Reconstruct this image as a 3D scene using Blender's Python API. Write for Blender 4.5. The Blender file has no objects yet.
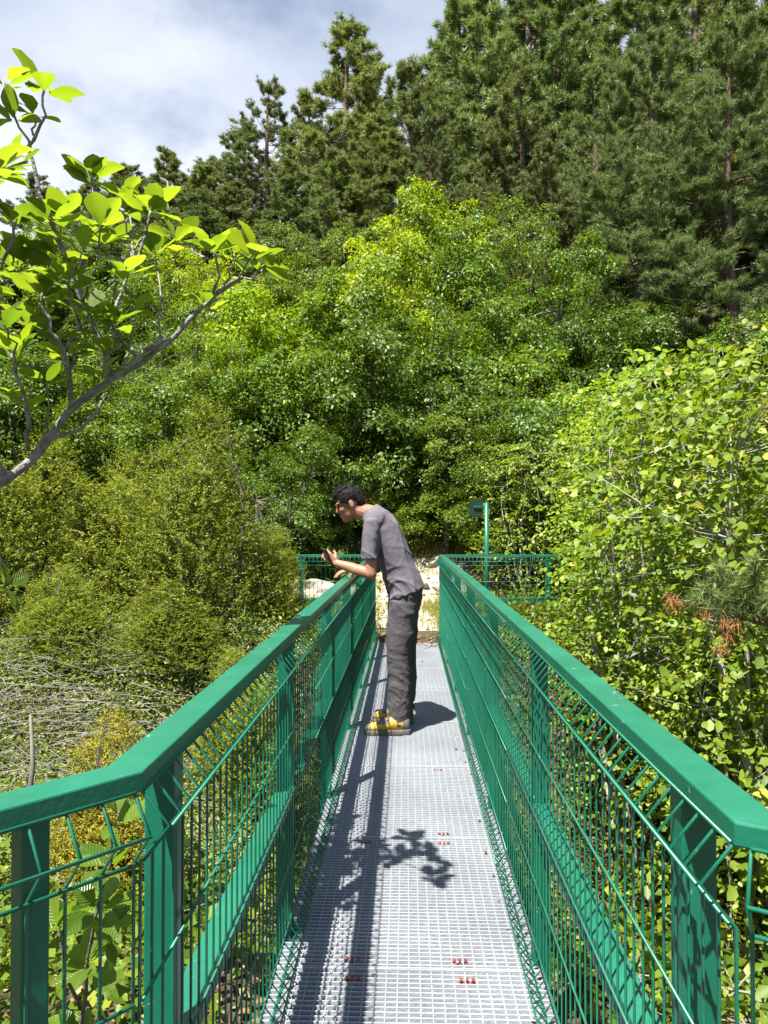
import bpy, bmesh, math, random
import numpy as np
from mathutils import Vector, Matrix

R = math.radians
C = bpy.context.scene.collection
sc = bpy.context.scene

# ------------------------------------------------------------------ camera, light, exposure
F = 1024 * 26 / 36.0           # focal length in pixels
CAMZ = 1.37
VPX, VPY = 407.0, 526.0        # where the bridge axis meets the horizon in the photo
cam_d = bpy.data.cameras.new("camera"); cam = bpy.data.objects.new("camera", cam_d); C.objects.link(cam)
cam_d.sensor_fit = 'VERTICAL'; cam_d.sensor_height = 36; cam_d.sensor_width = 27; cam_d.lens = 26
cam_d.clip_start = 0.05; cam_d.clip_end = 1000
cam.location = (0, 0, CAMZ)
cam.rotation_euler = (R(90) + math.atan((VPY - 512) / F), 0, math.atan((VPX - 384) / F))
sc.camera = cam

SUN = Vector((-0.25, -0.405, 1.0)).normalized()
sun_d = bpy.data.lights.new("sun", 'SUN'); sun = bpy.data.objects.new("sun", sun_d); C.objects.link(sun)
sun_d.energy = 5.0; sun_d.angle = R(0.5); sun_d.color = (1.0, 0.955, 0.88)
sun.rotation_euler = SUN.to_track_quat('Z', 'Y').to_euler(); sun.location = (-4, -8, 18)

w = bpy.data.worlds.new("World"); sc.world = w; w.use_nodes = True
nt = w.node_tree; nt.nodes.clear()
def N(t, typ, **kw):
    n = t.nodes.new(typ)
    for k, v in kw.items():
        if k in n.inputs.keys(): n.inputs[k].default_value = v
        else: setattr(n, k, v)
    return n
out = N(nt, 'ShaderNodeOutputWorld'); bg = N(nt, 'ShaderNodeBackground'); bg.inputs['Strength'].default_value = 0.05
sky = N(nt, 'ShaderNodeTexSky'); sky.sky_type = 'NISHITA'; sky.sun_disc = False
sky.sun_elevation = math.asin(SUN.z); sky.sun_rotation = math.atan2(SUN.x, SUN.y)
tc = N(nt, 'ShaderNodeTexCoord'); mp = N(nt, 'ShaderNodeMapping'); mp.inputs['Scale'].default_value = (1, 1, 1.7)
nz = N(nt, 'ShaderNodeTexNoise'); nz.inputs['Scale'].default_value = 2.1; nz.inputs['Detail'].default_value = 7; nz.inputs['Roughness'].default_value = .55
nz2 = N(nt, 'ShaderNodeTexNoise'); nz2.inputs['Scale'].default_value = 3.0; nz2.inputs['Detail'].default_value = 5
mp2 = N(nt, 'ShaderNodeMapping'); mp2.inputs['Location'].default_value = (3.1, 1.7, 0.4); mp2.inputs['Scale'].default_value = (1, 1, 2.2)
rmp = N(nt, 'ShaderNodeValToRGB'); rmp.color_ramp.elements[0].position = .30; rmp.color_ramp.elements[1].position = .44
rm2 = N(nt, 'ShaderNodeValToRGB'); rm2.color_ramp.elements[0].position = .35; rm2.color_ramp.elements[1].position = .68
rm2.color_ramp.elements[0].color = (3.2, 3.75, 4.9, 1); rm2.color_ramp.elements[1].color = (5.8, 6.15, 6.9, 1)
mix = N(nt, 'ShaderNodeMix'); mix.data_type = 'RGBA'
L = nt.links.new
L(tc.outputs['Generated'], mp.inputs['Vector']); L(mp.outputs[0], nz.inputs['Vector']); L(nz.outputs['Fac'], rmp.inputs[0])
L(tc.outputs['Generated'], mp2.inputs['Vector']); L(mp2.outputs[0], nz2.inputs['Vector']); sx = N(nt, 'ShaderNodeSeparateXYZ'); zr = N(nt, 'ShaderNodeMapRange'); zr.inputs['From Min'].default_value = .30; zr.inputs['From Max'].default_value = .60
zr.inputs['To Min'].default_value = .26; zr.inputs['To Max'].default_value = -.10; za = N(nt, 'ShaderNodeMath'); za.operation = 'ADD'
L(tc.outputs['Generated'], sx.inputs[0]); L(sx.outputs['Z'], zr.inputs['Value']); L(zr.outputs[0], za.inputs[0]); L(nz2.outputs['Fac'], za.inputs[1]); L(za.outputs[0], rm2.inputs[0])
# the cloud bank stands in the north, over the wooded hill; the rest of the sky is clear
vd = N(nt, 'ShaderNodeVectorMath'); vd.operation = 'DOT_PRODUCT'; vd.inputs[1].default_value = (-.12, .88, .46)
vr = N(nt, 'ShaderNodeMapRange'); vr.interpolation_type = 'SMOOTHSTEP'; vr.inputs['From Min'].default_value = .45; vr.inputs['From Max'].default_value = .86
vm = N(nt, 'ShaderNodeMath'); vm.operation = 'MULTIPLY'
L(tc.outputs['Generated'], vd.inputs[0]); L(vd.outputs['Value'], vr.inputs['Value']); L(rmp.outputs['Color'], vm.inputs[0]); L(vr.outputs[0], vm.inputs[1])
L(vm.outputs[0], mix.inputs[0]); L(sky.outputs[0], mix.inputs[6]); L(rm2.outputs['Color'], mix.inputs[7])
L(mix.outputs[2], bg.inputs['Color']); L(bg.outputs[0], out.inputs['Surface'])
sc.view_settings.view_transform = 'Standard'; sc.view_settings.look = 'None'
sc.view_settings.gamma = 1; sc.view_settings.exposure = 1.75; sc.view_settings.use_curve_mapping = False
sc.cycles.max_bounces = 6; sc.cycles.diffuse_bounces = 3; sc.cycles.transmission_bounces = 3; sc.cycles.transparent_max_bounces = 4

# ------------------------------------------------------------------ helpers
def at(px, py, d):
    """the place at distance d along the bridge axis that shows at a pixel of the photo"""
    return Vector(((px - VPX) * d / F, d, CAMZ - (py - VPY) * d / F))

def tag(o, label=None, cat=None, group=None, kind=None):
    if label: o['label'] = label
    if cat: o['category'] = cat
    if group: o['group'] = group
    if kind: o['kind'] = kind
    return o

def link(name, me, m=None, parent=None, smooth=False):
    o = bpy.data.objects.new(name, me); C.objects.link(o)
    if m is not None and not me.materials: me.materials.append(m)
    if parent: o.parent = parent
    if smooth: me.polygons.foreach_set('use_smooth', [True] * len(me.polygons))
    return o

def empty(name, loc=(0, 0, 0), rz=0):
    o = bpy.data.objects.new(name, None); C.objects.link(o); o.location = loc; o.rotation_euler = (0, 0, rz)
    o.empty_display_size = .2
    return o

class MB:
    def __init__(s): s.v = []; s.f = []
    def add(s, V, Fs):
        b = len(s.v); s.v += [tuple(p) for p in V]; s.f += [tuple(i + b for i in f) for f in Fs]; return s
    def box(s, c, size, rz=0, mat=None):
        hx, hy, hz = size[0] / 2, size[1] / 2, size[2] / 2
        M = mat or Matrix.Rotation(rz, 3, 'Z'); c = Vector(c)
        V = [c + M @ Vector((x * hx, y * hy, z * hz)) for x in (-1, 1) for y in (-1, 1) for z in (-1, 1)]
        return s.add(V, [(0, 1, 3, 2), (4, 6, 7, 5), (0, 4, 5, 1), (2, 3, 7, 6), (0, 2, 6, 4), (1, 5, 7, 3)])
    def tube(s, pts, r, n=6, cap=True):
        pts = [Vector(p) for p in pts]; m = len(pts)
        rad = r if hasattr(r, '__len__') else [r] * m
        V = []; up = None
        for i, p in enumerate(pts):
            t = (pts[min(i + 1, m - 1)] - pts[max(i - 1, 0)])
            t = t.normalized() if t.length > 1e-9 else Vector((0, 0, 1))
            if up is None: up = Vector((1, 0, 0)) if abs(t.x) < .8 else Vector((0, 1, 0))
            a = (up - t * up.dot(t)).normalized(); b = t.cross(a); up = a
            V += [p + (a * math.cos(2 * math.pi * k / n) + b * math.sin(2 * math.pi * k / n)) * rad[i] for k in range(n)]
        Fs = [(i * n + k, i * n + (k + 1) % n, (i + 1) * n + (k + 1) % n, (i + 1) * n + k) for i in range(m - 1) for k in range(n)]
        if cap: Fs += [tuple(range(n - 1, -1, -1)), tuple((m - 1) * n + k for k in range(n))]
        return s.add(V, Fs)
    def loft(s, rings, n=16, cap=True):
        """rings: (centre, u, v) with u, v the two half axes of an ellipse"""
        V = []
        for c, u, v in rings:
            c, u, v = Vector(c), Vector(u), Vector(v)
            V += [c + u * math.cos(2 * math.pi * k / n) + v * math.sin(2 * math.pi * k / n) for k in range(n)]
        m = len(rings)
        Fs = [(i * n + k, i * n + (k + 1) % n, (i + 1) * n + (k + 1) % n, (i + 1) * n + k) for i in range(m - 1) for k in range(n)]
        if cap: Fs += [tuple(range(n - 1, -1, -1)), tuple((m - 1) * n + k for k in range(n))]
        return s.add(V, Fs)
    def ball(s, c, rad, mat=None, nu=14, nv=9):
        rad = rad if hasattr(rad, '__len__') else (rad,) * 3
        M = mat or Matrix.Identity(3); c = Vector(c)
        V = [c + M @ Vector((0, 0, rad[2]))]
        for i in range(1, nv):
            th = math.pi * i / nv
            for k in range(nu):
                ph = 2 * math.pi * k / nu
                V.append(c + M @ Vector((rad[0] * math.sin(th) * math.cos(ph), rad[1] * math.sin(th) * math.sin(ph), rad[2] * math.cos(th))))
        V.append(c + M @ Vector((0, 0, -rad[2])))
        Fs = [(0, 1 + k, 1 + (k + 1) % nu) for k in range(nu)]
        for i in range(nv - 2):
            a = 1 + i * nu; b = a + nu
            Fs += [(a + k, b + k, b + (k + 1) % nu, a + (k + 1) % nu) for k in range(nu)]
        a = 1 + (nv - 2) * nu; e = len(V) - 1
        Fs += [(a + k, e, a + (k + 1) % nu) for k in range(nu)]
        return s.add(V, Fs)
    def cap(s, p0, r0, p1, r1, n=12):
        """a tapered limb with round ends"""
        p0, p1 = Vector(p0), Vector(p1); t = (p1 - p0).normalized()
        P = [p0 - t * r0 * .94, p0 - t * r0 * .6, p0, p1, p1 + t * r1 * .6, p1 + t * r1 * .94]
        return s.tube(P, [r0 * .34, r0 * .8, r0, r1, r1 * .8, r1 * .34], n)
    def mesh(s, name):
        me = bpy.data.meshes.new(name); me.from_pydata(s.v, [], s.f); me.update(); return me
    def build(s, name, m=None, parent=None, smooth=False, bevel=0):
        o = link(name, s.mesh(name), m, parent, smooth)
        if bevel:
            b = o.modifiers.new('bevel', 'BEVEL'); b.width = bevel; b.segments = 2; b.limit_method = 'ANGLE'
            b.angle_limit = R(40)
        return o

def np_mesh(name, V, T, rnd=None):
    """triangle / quad mesh from arrays; rnd is one value per vertex"""
    me = bpy.data.meshes.new(name); V = np.asarray(V, np.float32).reshape(-1, 3); T = np.asarray(T, np.int32)
    k = T.shape[1]; n = len(T)
    me.vertices.add(len(V)); me.vertices.foreach_set('co', V.ravel())
    me.loops.add(n * k); me.loops.foreach_set('vertex_index', T.ravel())
    me.polygons.add(n); me.polygons.foreach_set('loop_start', np.arange(0, n * k, k, dtype=np.int32))
    try: me.polygons.foreach_set('loop_total', np.full(n, k, np.int32))
    except Exception: pass
    if rnd is not None:
        a = me.attributes.new('rnd', 'FLOAT', 'POINT'); a.data.foreach_set('value', np.asarray(rnd, np.float32))
    me.update(calc_edges=True)
    return me

def norm(a): return a / np.maximum(np.linalg.norm(a, axis=-1, keepdims=True), 1e-9)

KITE = (np.array([[0, 0, 0], [.42, .5, .07], [1, 0, -.06], [.42, -.5, .07]]), np.array([[0, 3, 2], [0, 2, 1]]))
ROUND = (np.array([[0, 0, 0], [.22, .40, .05], [.62, .44, .05], [1, 0, -.10], [.62, -.44, .05], [.22, -.40, .05], [.45, 0, -.02]]),
         np.array([[6, 0, 5], [6, 5, 4], [6, 4, 3], [6, 3, 2], [6, 2, 1], [6, 1, 0]]))
BLADE = (np.array([[0, .5, 0], [0, -.5, 0], [1, 0, 0]]), np.array([[0, 1, 2]]))

def leaf_arrays(rng, P, Nn, D, size, width, tm):
    Nn = norm(Nn); D = norm(D - Nn * (D * Nn).sum(-1, keepdims=True)); B = np.cross(Nn, D)
    tv, tf = tm; size = np.asarray(size).reshape(-1, 1, 1)
    V = P[:, None] + (D[:, None] * tv[None, :, :1] + B[:, None] * tv[None, :, 1:2] * width + Nn[:, None] * tv[None, :, 2:3]) * size
    T = tf[None] + (np.arange(len(P)) * len(tv))[:, None, None]
    rnd = np.repeat(rng.random(len(P)), len(tv))
    return V.reshape(-1, 3), T.reshape(-1, 3), rnd

# ------------------------------------------------------------------ materials
def mat(name):
    m = bpy.data.materials.new(name); m.use_nodes = True; t = m.node_tree
    return m, t, t.nodes['Principled BSDF'], t.nodes['Material Output']

def simple(name, col, rough=.5, metal=0, var=.15, scale=8, bump=0, bscale=60, spec=.5, col2=None):
    m, t, p, o = mat(name)
    p.inputs['Roughness'].default_value = rough; p.inputs['Metallic'].default_value = metal
    p.inputs['Specular IOR Level'].default_value = spec
    tcn = N(t, 'ShaderNodeTexCoord'); n = N(t, 'ShaderNodeTexNoise'); n.inputs['Scale'].default_value = scale; n.inputs['Detail'].default_value = 6
    t.links.new(tcn.outputs['Object'], n.inputs['Vector'])
    r = N(t, 'ShaderNodeValToRGB'); r.color_ramp.elements[0].position = .3; r.color_ramp.elements[1].position = .7
    c2 = col2 or tuple(min(1, c * (1 + var)) for c in col); c1 = col if col2 else tuple(c * (1 - var) for c in col)
    r.color_ramp.elements[0].color = (*c1, 1); r.color_ramp.elements[1].color = (*c2, 1)
    t.links.new(n.outputs['Fac'], r.inputs[0]); t.links.new(r.outputs[0], p.inputs['Base Color'])
    if bump:
        n2 = N(t, 'ShaderNodeTexNoise'); n2.inputs['Scale'].default_value = bscale; n2.inputs['Detail'].default_value = 5
        t.links.new(tcn.outputs['Object'], n2.inputs['Vector'])
        b = N(t, 'ShaderNodeBump'); b.inputs['Strength'].default_value = bump; b.inputs['Distance'].default_value = .02
        t.links.new(n2.outputs['Fac'], b.inputs['Height']); t.links.new(b.outputs[0], p.inputs['Normal'])
    return m

def leafmat(name, dark, light, alt=None, trans=.34, tcol=None, rough=.42, spec=.35, altfrac=.08, objvar=.18):
    m, t, p, o = mat(name); K = t.links.new
    a = N(t, 'ShaderNodeAttribute'); a.attribute_name = 'rnd'
    r = N(t, 'ShaderNodeValToRGB'); e = r.color_ramp.elements
    e[0].position = 0; e[0].color = (*dark, 1); e[1].position = 1 - altfrac - .03; e[1].color = (*light, 1)
    if alt: q = e.new(1 - altfrac); q.color = (*alt, 1)
    K(a.outputs['Fac'], r.inputs[0])
    oi = N(t, 'ShaderNodeObjectInfo'); h = N(t, 'ShaderNodeHueSaturation')
    mr = N(t, 'ShaderNodeMapRange'); mr.inputs['To Min'].default_value = 1 - objvar; mr.inputs['To Max'].default_value = 1 + objvar
    mh = N(t, 'ShaderNodeMapRange'); mh.inputs['To Min'].default_value = .493; mh.inputs['To Max'].default_value = .510
    ml = N(t, 'ShaderNodeMath'); ml.operation = 'FRACT'; m7 = N(t, 'ShaderNodeMath'); m7.operation = 'MULTIPLY'; m7.inputs[1].default_value = 7.3
    K(oi.outputs['Random'], mr.inputs['Value']); K(oi.outputs['Random'], m7.inputs[0]); K(m7.outputs[0], ml.inputs[0]); K(ml.outputs[0], mh.inputs['Value'])
    K(r.outputs[0], h.inputs['Color']); K(mr.outputs[0], h.inputs['Value']); K(mh.outputs[0], h.inputs['Hue'])
    K(h.outputs[0], p.inputs['Base Color']); p.inputs['Roughness'].default_value = rough; p.inputs['Specular IOR Level'].default_value = spec
    tr = N(t, 'ShaderNodeBsdfTranslucent'); mx = N(t, 'ShaderNodeMixShader'); mx.inputs[0].default_value = trans
    mm = N(t, 'ShaderNodeMix'); mm.data_type = 'RGBA'; mm.blend_type = 'MULTIPLY'; mm.inputs[0].default_value = 1
    mm.inputs[7].default_value = (*(tcol or (1.9, 1.7, .7)), 1)
    K(h.outputs[0], mm.inputs[6]); K(mm.outputs[2], tr.inputs['Color'])
    K(p.outputs[0], mx.inputs[1]); K(tr.outputs[0], mx.inputs[2]); K(mx.outputs[0], o.inputs['Surface'])
    return m

def greenpaint():
    m, t, p, o = mat('green paint'); K = t.links.new
    tcn = N(t, 'ShaderNodeTexCoord')
    n = N(t, 'ShaderNodeTexNoise'); n.inputs['Scale'].default_value = 5; n.inputs['Detail'].default_value = 8; n.inputs['Roughness'].default_value = .65
    K(tcn.outputs['Object'], n.inputs['Vector'])
    r = N(t, 'ShaderNodeValToRGB'); e = r.color_ramp.elements
    e[0].position = .3; e[0].color = (.002, .082, .046, 1); e[1].position = .7; e[1].color = (.006, .124, .072, 1)
    K(n.outputs['Fac'], r.inputs[0])
    n2 = N(t, 'ShaderNodeTexNoise'); n2.inputs['Scale'].default_value = 38; n2.inputs['Detail'].default_value = 4
    K(tcn.outputs['Object'], n2.inputs['Vector'])
    r2 = N(t, 'ShaderNodeValToRGB'); r2.color_ramp.elements[0].position = .69; r2.color_ramp.elements[1].position = .75
    K(n2.outputs['Fac'], r2.inputs[0])
    mx = N(t, 'ShaderNodeMix'); mx.data_type = 'RGBA'; mx.inputs[7].default_value = (.20, .26, .22, 1)
    K(r2.outputs[0], mx.inputs[0]); K(r.outputs[0], mx.inputs[6])
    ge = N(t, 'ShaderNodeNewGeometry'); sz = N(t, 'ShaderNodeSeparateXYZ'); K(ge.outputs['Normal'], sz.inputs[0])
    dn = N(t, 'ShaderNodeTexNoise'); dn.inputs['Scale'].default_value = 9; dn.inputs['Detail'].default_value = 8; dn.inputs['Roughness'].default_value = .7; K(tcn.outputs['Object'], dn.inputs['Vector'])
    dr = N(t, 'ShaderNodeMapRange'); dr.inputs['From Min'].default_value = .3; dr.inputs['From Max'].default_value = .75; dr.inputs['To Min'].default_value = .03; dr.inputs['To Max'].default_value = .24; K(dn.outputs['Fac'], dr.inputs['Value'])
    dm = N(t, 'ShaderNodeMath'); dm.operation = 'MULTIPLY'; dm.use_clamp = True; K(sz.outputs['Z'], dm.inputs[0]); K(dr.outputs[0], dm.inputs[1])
    md = N(t, 'ShaderNodeMix'); md.data_type = 'RGBA'; md.inputs[7].default_value = (.07, .23, .16, 1); K(dm.outputs[0], md.inputs[0]); K(mx.outputs[2], md.inputs[6]); K(md.outputs[2], p.inputs['Base Color'])  # dusty upward faces tinted lighter mint: sunlit sheen put into the paint colour
    rr = N(t, 'ShaderNodeMapRange'); rr.inputs['To Min'].default_value = .26; rr.inputs['To Max'].default_value = .46
    K(n.outputs['Fac'], rr.inputs['Value']); K(rr.outputs[0], p.inputs['Roughness'])
    n3 = N(t, 'ShaderNodeTexNoise'); n3.inputs['Scale'].default_value = 140; K(tcn.outputs['Object'], n3.inputs['Vector'])
    b = N(t, 'ShaderNodeBump'); b.inputs['Strength'].default_value = .12; b.inputs['Distance'].default_value = .004
    K(n3.outputs['Fac'], b.inputs['Height']); K(b.outputs[0], p.inputs['Normal'])
    return m

M = {}
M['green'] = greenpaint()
M['zinc'] = simple('galvanised steel', (.215, .232, .258), .55, .0, .14, 1.6, .15, 90, .5, (.30, .32, .345))
M['clip'] = simple('rust red clip', (.20, .045, .03), .7, 0, .35, 60)
M['signback'] = simple('dark green sheet', (.003, .022, .012), .5, 0, .2)
M['bark'] = simple('grey bark', (.085, .07, .058), .85, 0, .4, 14, .8, 40)
M['branchbark'] = simple('mottled grey branch bark', (.09, .082, .074), .8, 0, .4, 30, .7, 70, .3, (.30, .28, .26))
M['palebark'] = simple('pale twig bark', (.26, .235, .20), .8, 0, .35, 20, .5, 60)
M['pinebark'] = simple('pine bark', (.115, .075, .055), .9, 0, .45, 10, 1, 24)
M['dead'] = simple('dead twigs', (.16, .145, .125), .85, 0, .5, 3)
M['rock'] = simple('pale limestone', (.24, .20, .15), .9, 0, .25, 3.5, .9, 18, .3, (.42, .385, .33))
M['skin'] = simple('skin', (.28, .13, .075), .5, 0, .08, 12, .08, 120, .4)
M['hair'] = simple('black hair', (.010, .008, .007), .7, 0, .5, 60, .25, 160, .2)
M['shirt'] = simple('grey jersey', (.115, .104, .12), .9, 0, .10, 6, .25, 26, .15)
M['trouser'] = simple('charcoal trouser cloth', (.062, .056, .061), .85, 0, .12, 7, .35, 30, .2)
M['yellow'] = simple('yellow shoe leather', (.46, .29, .02), .55, 0, .2, 22)
M['sole'] = simple('grey rubber sole', (.11, .10, .09), .8, 0, .3, 30)
M['lace'] = simple('dark lace', (.03, .03, .028), .8)
M['phone'] = simple('dark phone', (.02, .02, .024), .25)

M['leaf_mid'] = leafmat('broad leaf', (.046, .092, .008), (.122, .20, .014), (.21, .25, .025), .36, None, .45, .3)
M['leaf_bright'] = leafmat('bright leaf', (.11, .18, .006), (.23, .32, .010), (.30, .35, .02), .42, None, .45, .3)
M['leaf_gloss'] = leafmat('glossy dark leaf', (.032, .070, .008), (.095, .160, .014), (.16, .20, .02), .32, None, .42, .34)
M['leaf_hazel'] = leafmat('hazel leaf', (.075, .138, .010), (.205, .285, .026), (.34, .35, .06), .40, None, .5, .35, .04)
M['leaf_box'] = leafmat('box leaf', (.070, .112, .010), (.195, .245, .022), (.28, .25, .03), .34, None, .5, .25, .10)
M['leaf_yellow'] = leafmat('yellow box leaf', (.16, .15, .010), (.31, .28, .018), (.25, .16, .015), .3, (1.5, 1.4, .7), .5, .3, .15)
M['leaf_pale'] = leafmat('pale scrub leaf', (.15, .19, .06), (.28, .32, .13), (.31, .29, .15), .32, (1.5, 1.5, .8), .6, .2, .15)
M['needle'] = leafmat('pine needle', (.080, .118, .033), (.205, .248, .074), (.23, .22, .06), .27, (1.4, 1.4, .9), .5, .3, .08, .2)
M['needle_fresh'] = leafmat('green pine needle', (.078, .132, .038), (.200, .268, .082), (.24, .28, .08), .27, (1.4, 1.4, .9), .5, .3, .08, .2)
M['needle_dark'] = leafmat('dark pine needle', (.062, .095, .032), (.158, .195, .062), (.18, .18, .05), .24, (1.4, 1.4, .9), .5, .3, .08, .2)
M['needle_dead'] = leafmat('dry brown needle', (.20, .085, .03), (.36, .17, .06), None, .2, (1.2, 1.1, .8), .7, .2)
M['grass'] = leafmat('grass blade', (.12, .15, .02), (.26, .26, .05), (.36, .29, .10), .35, None, .5, .3, .2)

def bigleafmat():
    m = leafmat('whitebeam leaf', (.065, .125, .014), (.155, .23, .028), None, .56, (1.95, 1.75, .5), .36, .55, .05, .0)
    t = m.node_tree; p = t.nodes['Principled BSDF']; K = t.links.new
    u = N(t, 'ShaderNodeAttribute'); u.attribute_name = 'vein'
    s = N(t, 'ShaderNodeMath'); s.operation = 'MULTIPLY'; s.inputs[1].default_value = 58
    si = N(t, 'ShaderNodeMath'); si.operation = 'SINE'
    K(u.outputs['Fac'], s.inputs[0]); K(s.outputs[0], si.inputs[0])
    b = N(t, 'ShaderNodeBump'); b.inputs['Strength'].default_value = .5; b.inputs['Distance'].default_value = .003
    K(si.outputs[0], b.inputs['Height']); K(b.outputs[0], p.inputs['Normal'])
    return m
M['bigleaf'] = bigleafmat()

def groundmat():
    m, t, p, o = mat('leaf litter ground'); K = t.links.new
    tcn = N(t, 'ShaderNodeTexCoord')
    n = N(t, 'ShaderNodeTexNoise'); n.inputs['Scale'].default_value = 1.2; n.inputs['Detail'].default_value = 10; n.inputs['Roughness'].default_value = .7
    n2 = N(t, 'ShaderNodeTexNoise'); n2.inputs['Scale'].default_value = 24; n2.inputs['Detail'].default_value = 6
    K(tcn.outputs['Object'], n.inputs['Vector']); K(tcn.outputs['Object'], n2.inputs['Vector'])
    r = N(t, 'ShaderNodeValToRGB'); e = r.color_ramp.elements
    e[0].position = .3; e[0].color = (.030, .021, .012, 1); e[1].position = .66; e[1].color = (.060, .075, .015, 1)
    q = e.new(.5); q.color = (.065, .046, .026, 1)
    r2 = N(t, 'ShaderNodeValToRGB'); r2.color_ramp.elements[0].color = (.4, .4, .4, 1); r2.color_ramp.elements[1].color = (1.5, 1.4, 1.25, 1)
    mm = N(t, 'ShaderNodeMix'); mm.data_type = 'RGBA'; mm.blend_type = 'MULTIPLY'; mm.inputs[0].default_value = 1
    K(n.outputs['Fac'], r.inputs[0]); K(n2.outputs['Fac'], r2.inputs[0]); K(r.outputs[0], mm.inputs[6]); K(r2.outputs[0], mm.inputs[7])
    K(mm.outputs[2], p.inputs['Base Color']); p.inputs['Roughness'].default_value = .95
    b = N(t, 'ShaderNodeBump'); b.inputs['Strength'].default_value = 1; b.inputs['Distance'].default_value = .05
    K(n2.outputs['Fac'], b.inputs['Height']); K(b.outputs[0], p.inputs['Normal'])
    return m
M['ground'] = groundmat()

# ------------------------------------------------------------------ terrain
def softplus(a): return np.log1p(np.exp(-np.abs(a))) + np.maximum(a, 0)
def terrain(x, y):
    x = np.asarray(x, float); y = np.asarray(y, float)
    hill = .60 * softplus(y - 11.2) + .05 * np.maximum(y - 8.6, 0).clip(0, 3)
    hill = hill + .10 * softplus((x - 3) * .8) * np.clip((y - 8) / 6, 0, 1)
    cap = 13.2 + 4.2 * softplus((x + 4.5) / 4)
    hill = cap - softplus((cap - hill) / 1.5) * 1.5
    dep = np.where(x > 0, 1.9, .55 + 1.35 * np.exp(-(x / 1.7) ** 2))
    rav = dep * np.exp(-((y - 5.3) / 1.95) ** 4)
    near = .22 * np.exp(-((y - 1.5) / 3) ** 2)
    far_side = .10 * np.clip(np.abs(x) - 4, 0, 30)
    nzv = .10 * np.sin(1.7 * x + .6 * y) + .09 * np.sin(2.3 * y - 1.1 * x + 1) + .05 * np.sin(4.1 * x + 3.3 * y + 2)
    hill = hill + .42 * np.exp(-((x + 3.8) / 1.7) ** 2 - ((y - 6.9) / 1.7) ** 2)
    flat = np.exp(-(x / 1.0) ** 4) * ((y < 1.0) | (y > 8.6))
    return hill - rav - near * (1 - flat) - .06 + nzv * (1 - flat) * np.clip(np.abs(x) * .8, 0.1, 1) * (1 + .12 * np.clip(y - 12, 0, 30)) + far_side * np.clip(1 - (y - 9) / 5, 0, 1) * .6

gx = np.concatenate([np.linspace(-150, -22, 28), np.linspace(-20, 24, 221), np.linspace(26, 150, 28)])
gy = np.concatenate([np.linspace(-60, -4, 16), np.linspace(-3, 16, 127), np.linspace(16.5, 60, 60), np.linspace(64, 220, 24)])
X, Y = np.meshgrid(gx, gy); Z = terrain(X, Y)
V = np.stack([X, Y, Z], -1).reshape(-1, 3); nxx = len(gx)
ii = (np.arange(len(gy) - 1)[:, None] * nxx + np.arange(nxx - 1)[None]).ravel()
g = link('ground', np_mesh('ground', V, np.stack([ii, ii + 1, ii + nxx + 1, ii + nxx], -1)), M['ground'], None, True); tag(g, kind='structure')

# pale stony path leaving the far end of the bridge
px_ = np.linspace(-.95, 1.0, 60); py_ = np.linspace(9.03, 12.0, 110); X, Y = np.meshgrid(px_, py_)
rg = np.random.default_rng(4)
lump = .45 * (.05 * np.sin(3.1 * X + 1.3 * Y) * np.sin(2.3 * Y - 1.9 * X + 1) + .035 * np.sin(7 * X - 5 * Y) * np.sin(6 * Y + 3 * X) + .018 * rg.random(X.shape))
Zp = terrain(X, Y) + .05 + lump * np.clip((Y - 9.03) / .5, 0, 1)
Zp = np.where(Y < 9.5, Zp * (Y - 9.03) / .47 + -.006 * (1 - (Y - 9.03) / .47), Zp)
Zp -= .16 * np.clip((np.abs(X) - .75) / .2, 0, 1)
V = np.stack([X + .15 * (Y - 9) * .3, Y, Zp], -1).reshape(-1, 3)
ii = (np.arange(109)[:, None] * 60 + np.arange(59)[None]).ravel()
tag(link('path', np_mesh('path', V, np.stack([ii, ii + 1, ii + 61, ii + 60], -1)), M['rock'], None, True), kind='structure')

# ------------------------------------------------------------------ the footbridge
LX, RX = -.404, .414; RT = 1.023; Y1 = 8.95
KL, KR = 1.055, .905
aL, aR = R(40), R(60)
pathR = [(RX + .95 * math.sin(aR), KR - .95 * math.cos(aR)), (RX, KR), (RX, Y1), (1.95, Y1 + .08)]
pathL = [(LX - .95 * math.sin(aL), KL - .95 * math.cos(aL)), (LX, KL), (LX, Y1), (-1.34, Y1)]
bridge = tag(empty('footbridge', (0, 4.6, 0)), 'narrow green steel footbridge with a grey grating deck and wire mesh railings', 'footbridge')
def bpart(mb, name, m, bevel=0, smooth=False, parent=None):
    for i, p in enumerate(mb.v): mb.v[i] = (p[0], p[1] - 4.6, p[2])
    o = mb.build(name, m, parent or bridge, smooth, bevel); return o

def sweep_rect(path, wd, z0, z1):
    mb = MB(); P = [Vector((*p, 0)) for p in path]; n = len(P); V = []
    for i, p in enumerate(P):
        d0 = (P[i] - P[max(i - 1, 0)]); d1 = (P[min(i + 1, n - 1)] - P[i])
        d0 = d0.normalized() if d0.length > 0 else d1.normalized(); d1 = d1.normalized() if d1.length > 0 else d0
        n0 = Vector((-d0.y, d0.x, 0)); n1 = Vector((-d1.y, d1.x, 0)); mt = (n0 + n1).normalized(); k = wd / 2 / mt.dot(n0)
        a, b = p + mt * k, p - mt * k
        V += [(a.x, a.y, z0), (b.x, b.y, z0), (b.x, b.y, z1), (a.x, a.y, z1)]
    Fs = [(i * 4 + k, i * 4 + (k + 1) % 4, i * 4 + 4 + (k + 1) % 4, i * 4 + 4 + k) for i in range(n - 1) for k in range(4)]
    Fs += [(3, 2, 1, 0), tuple((n - 1) * 4 + k for k in range(4))]
    mb.add(V, Fs); return mb
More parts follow.
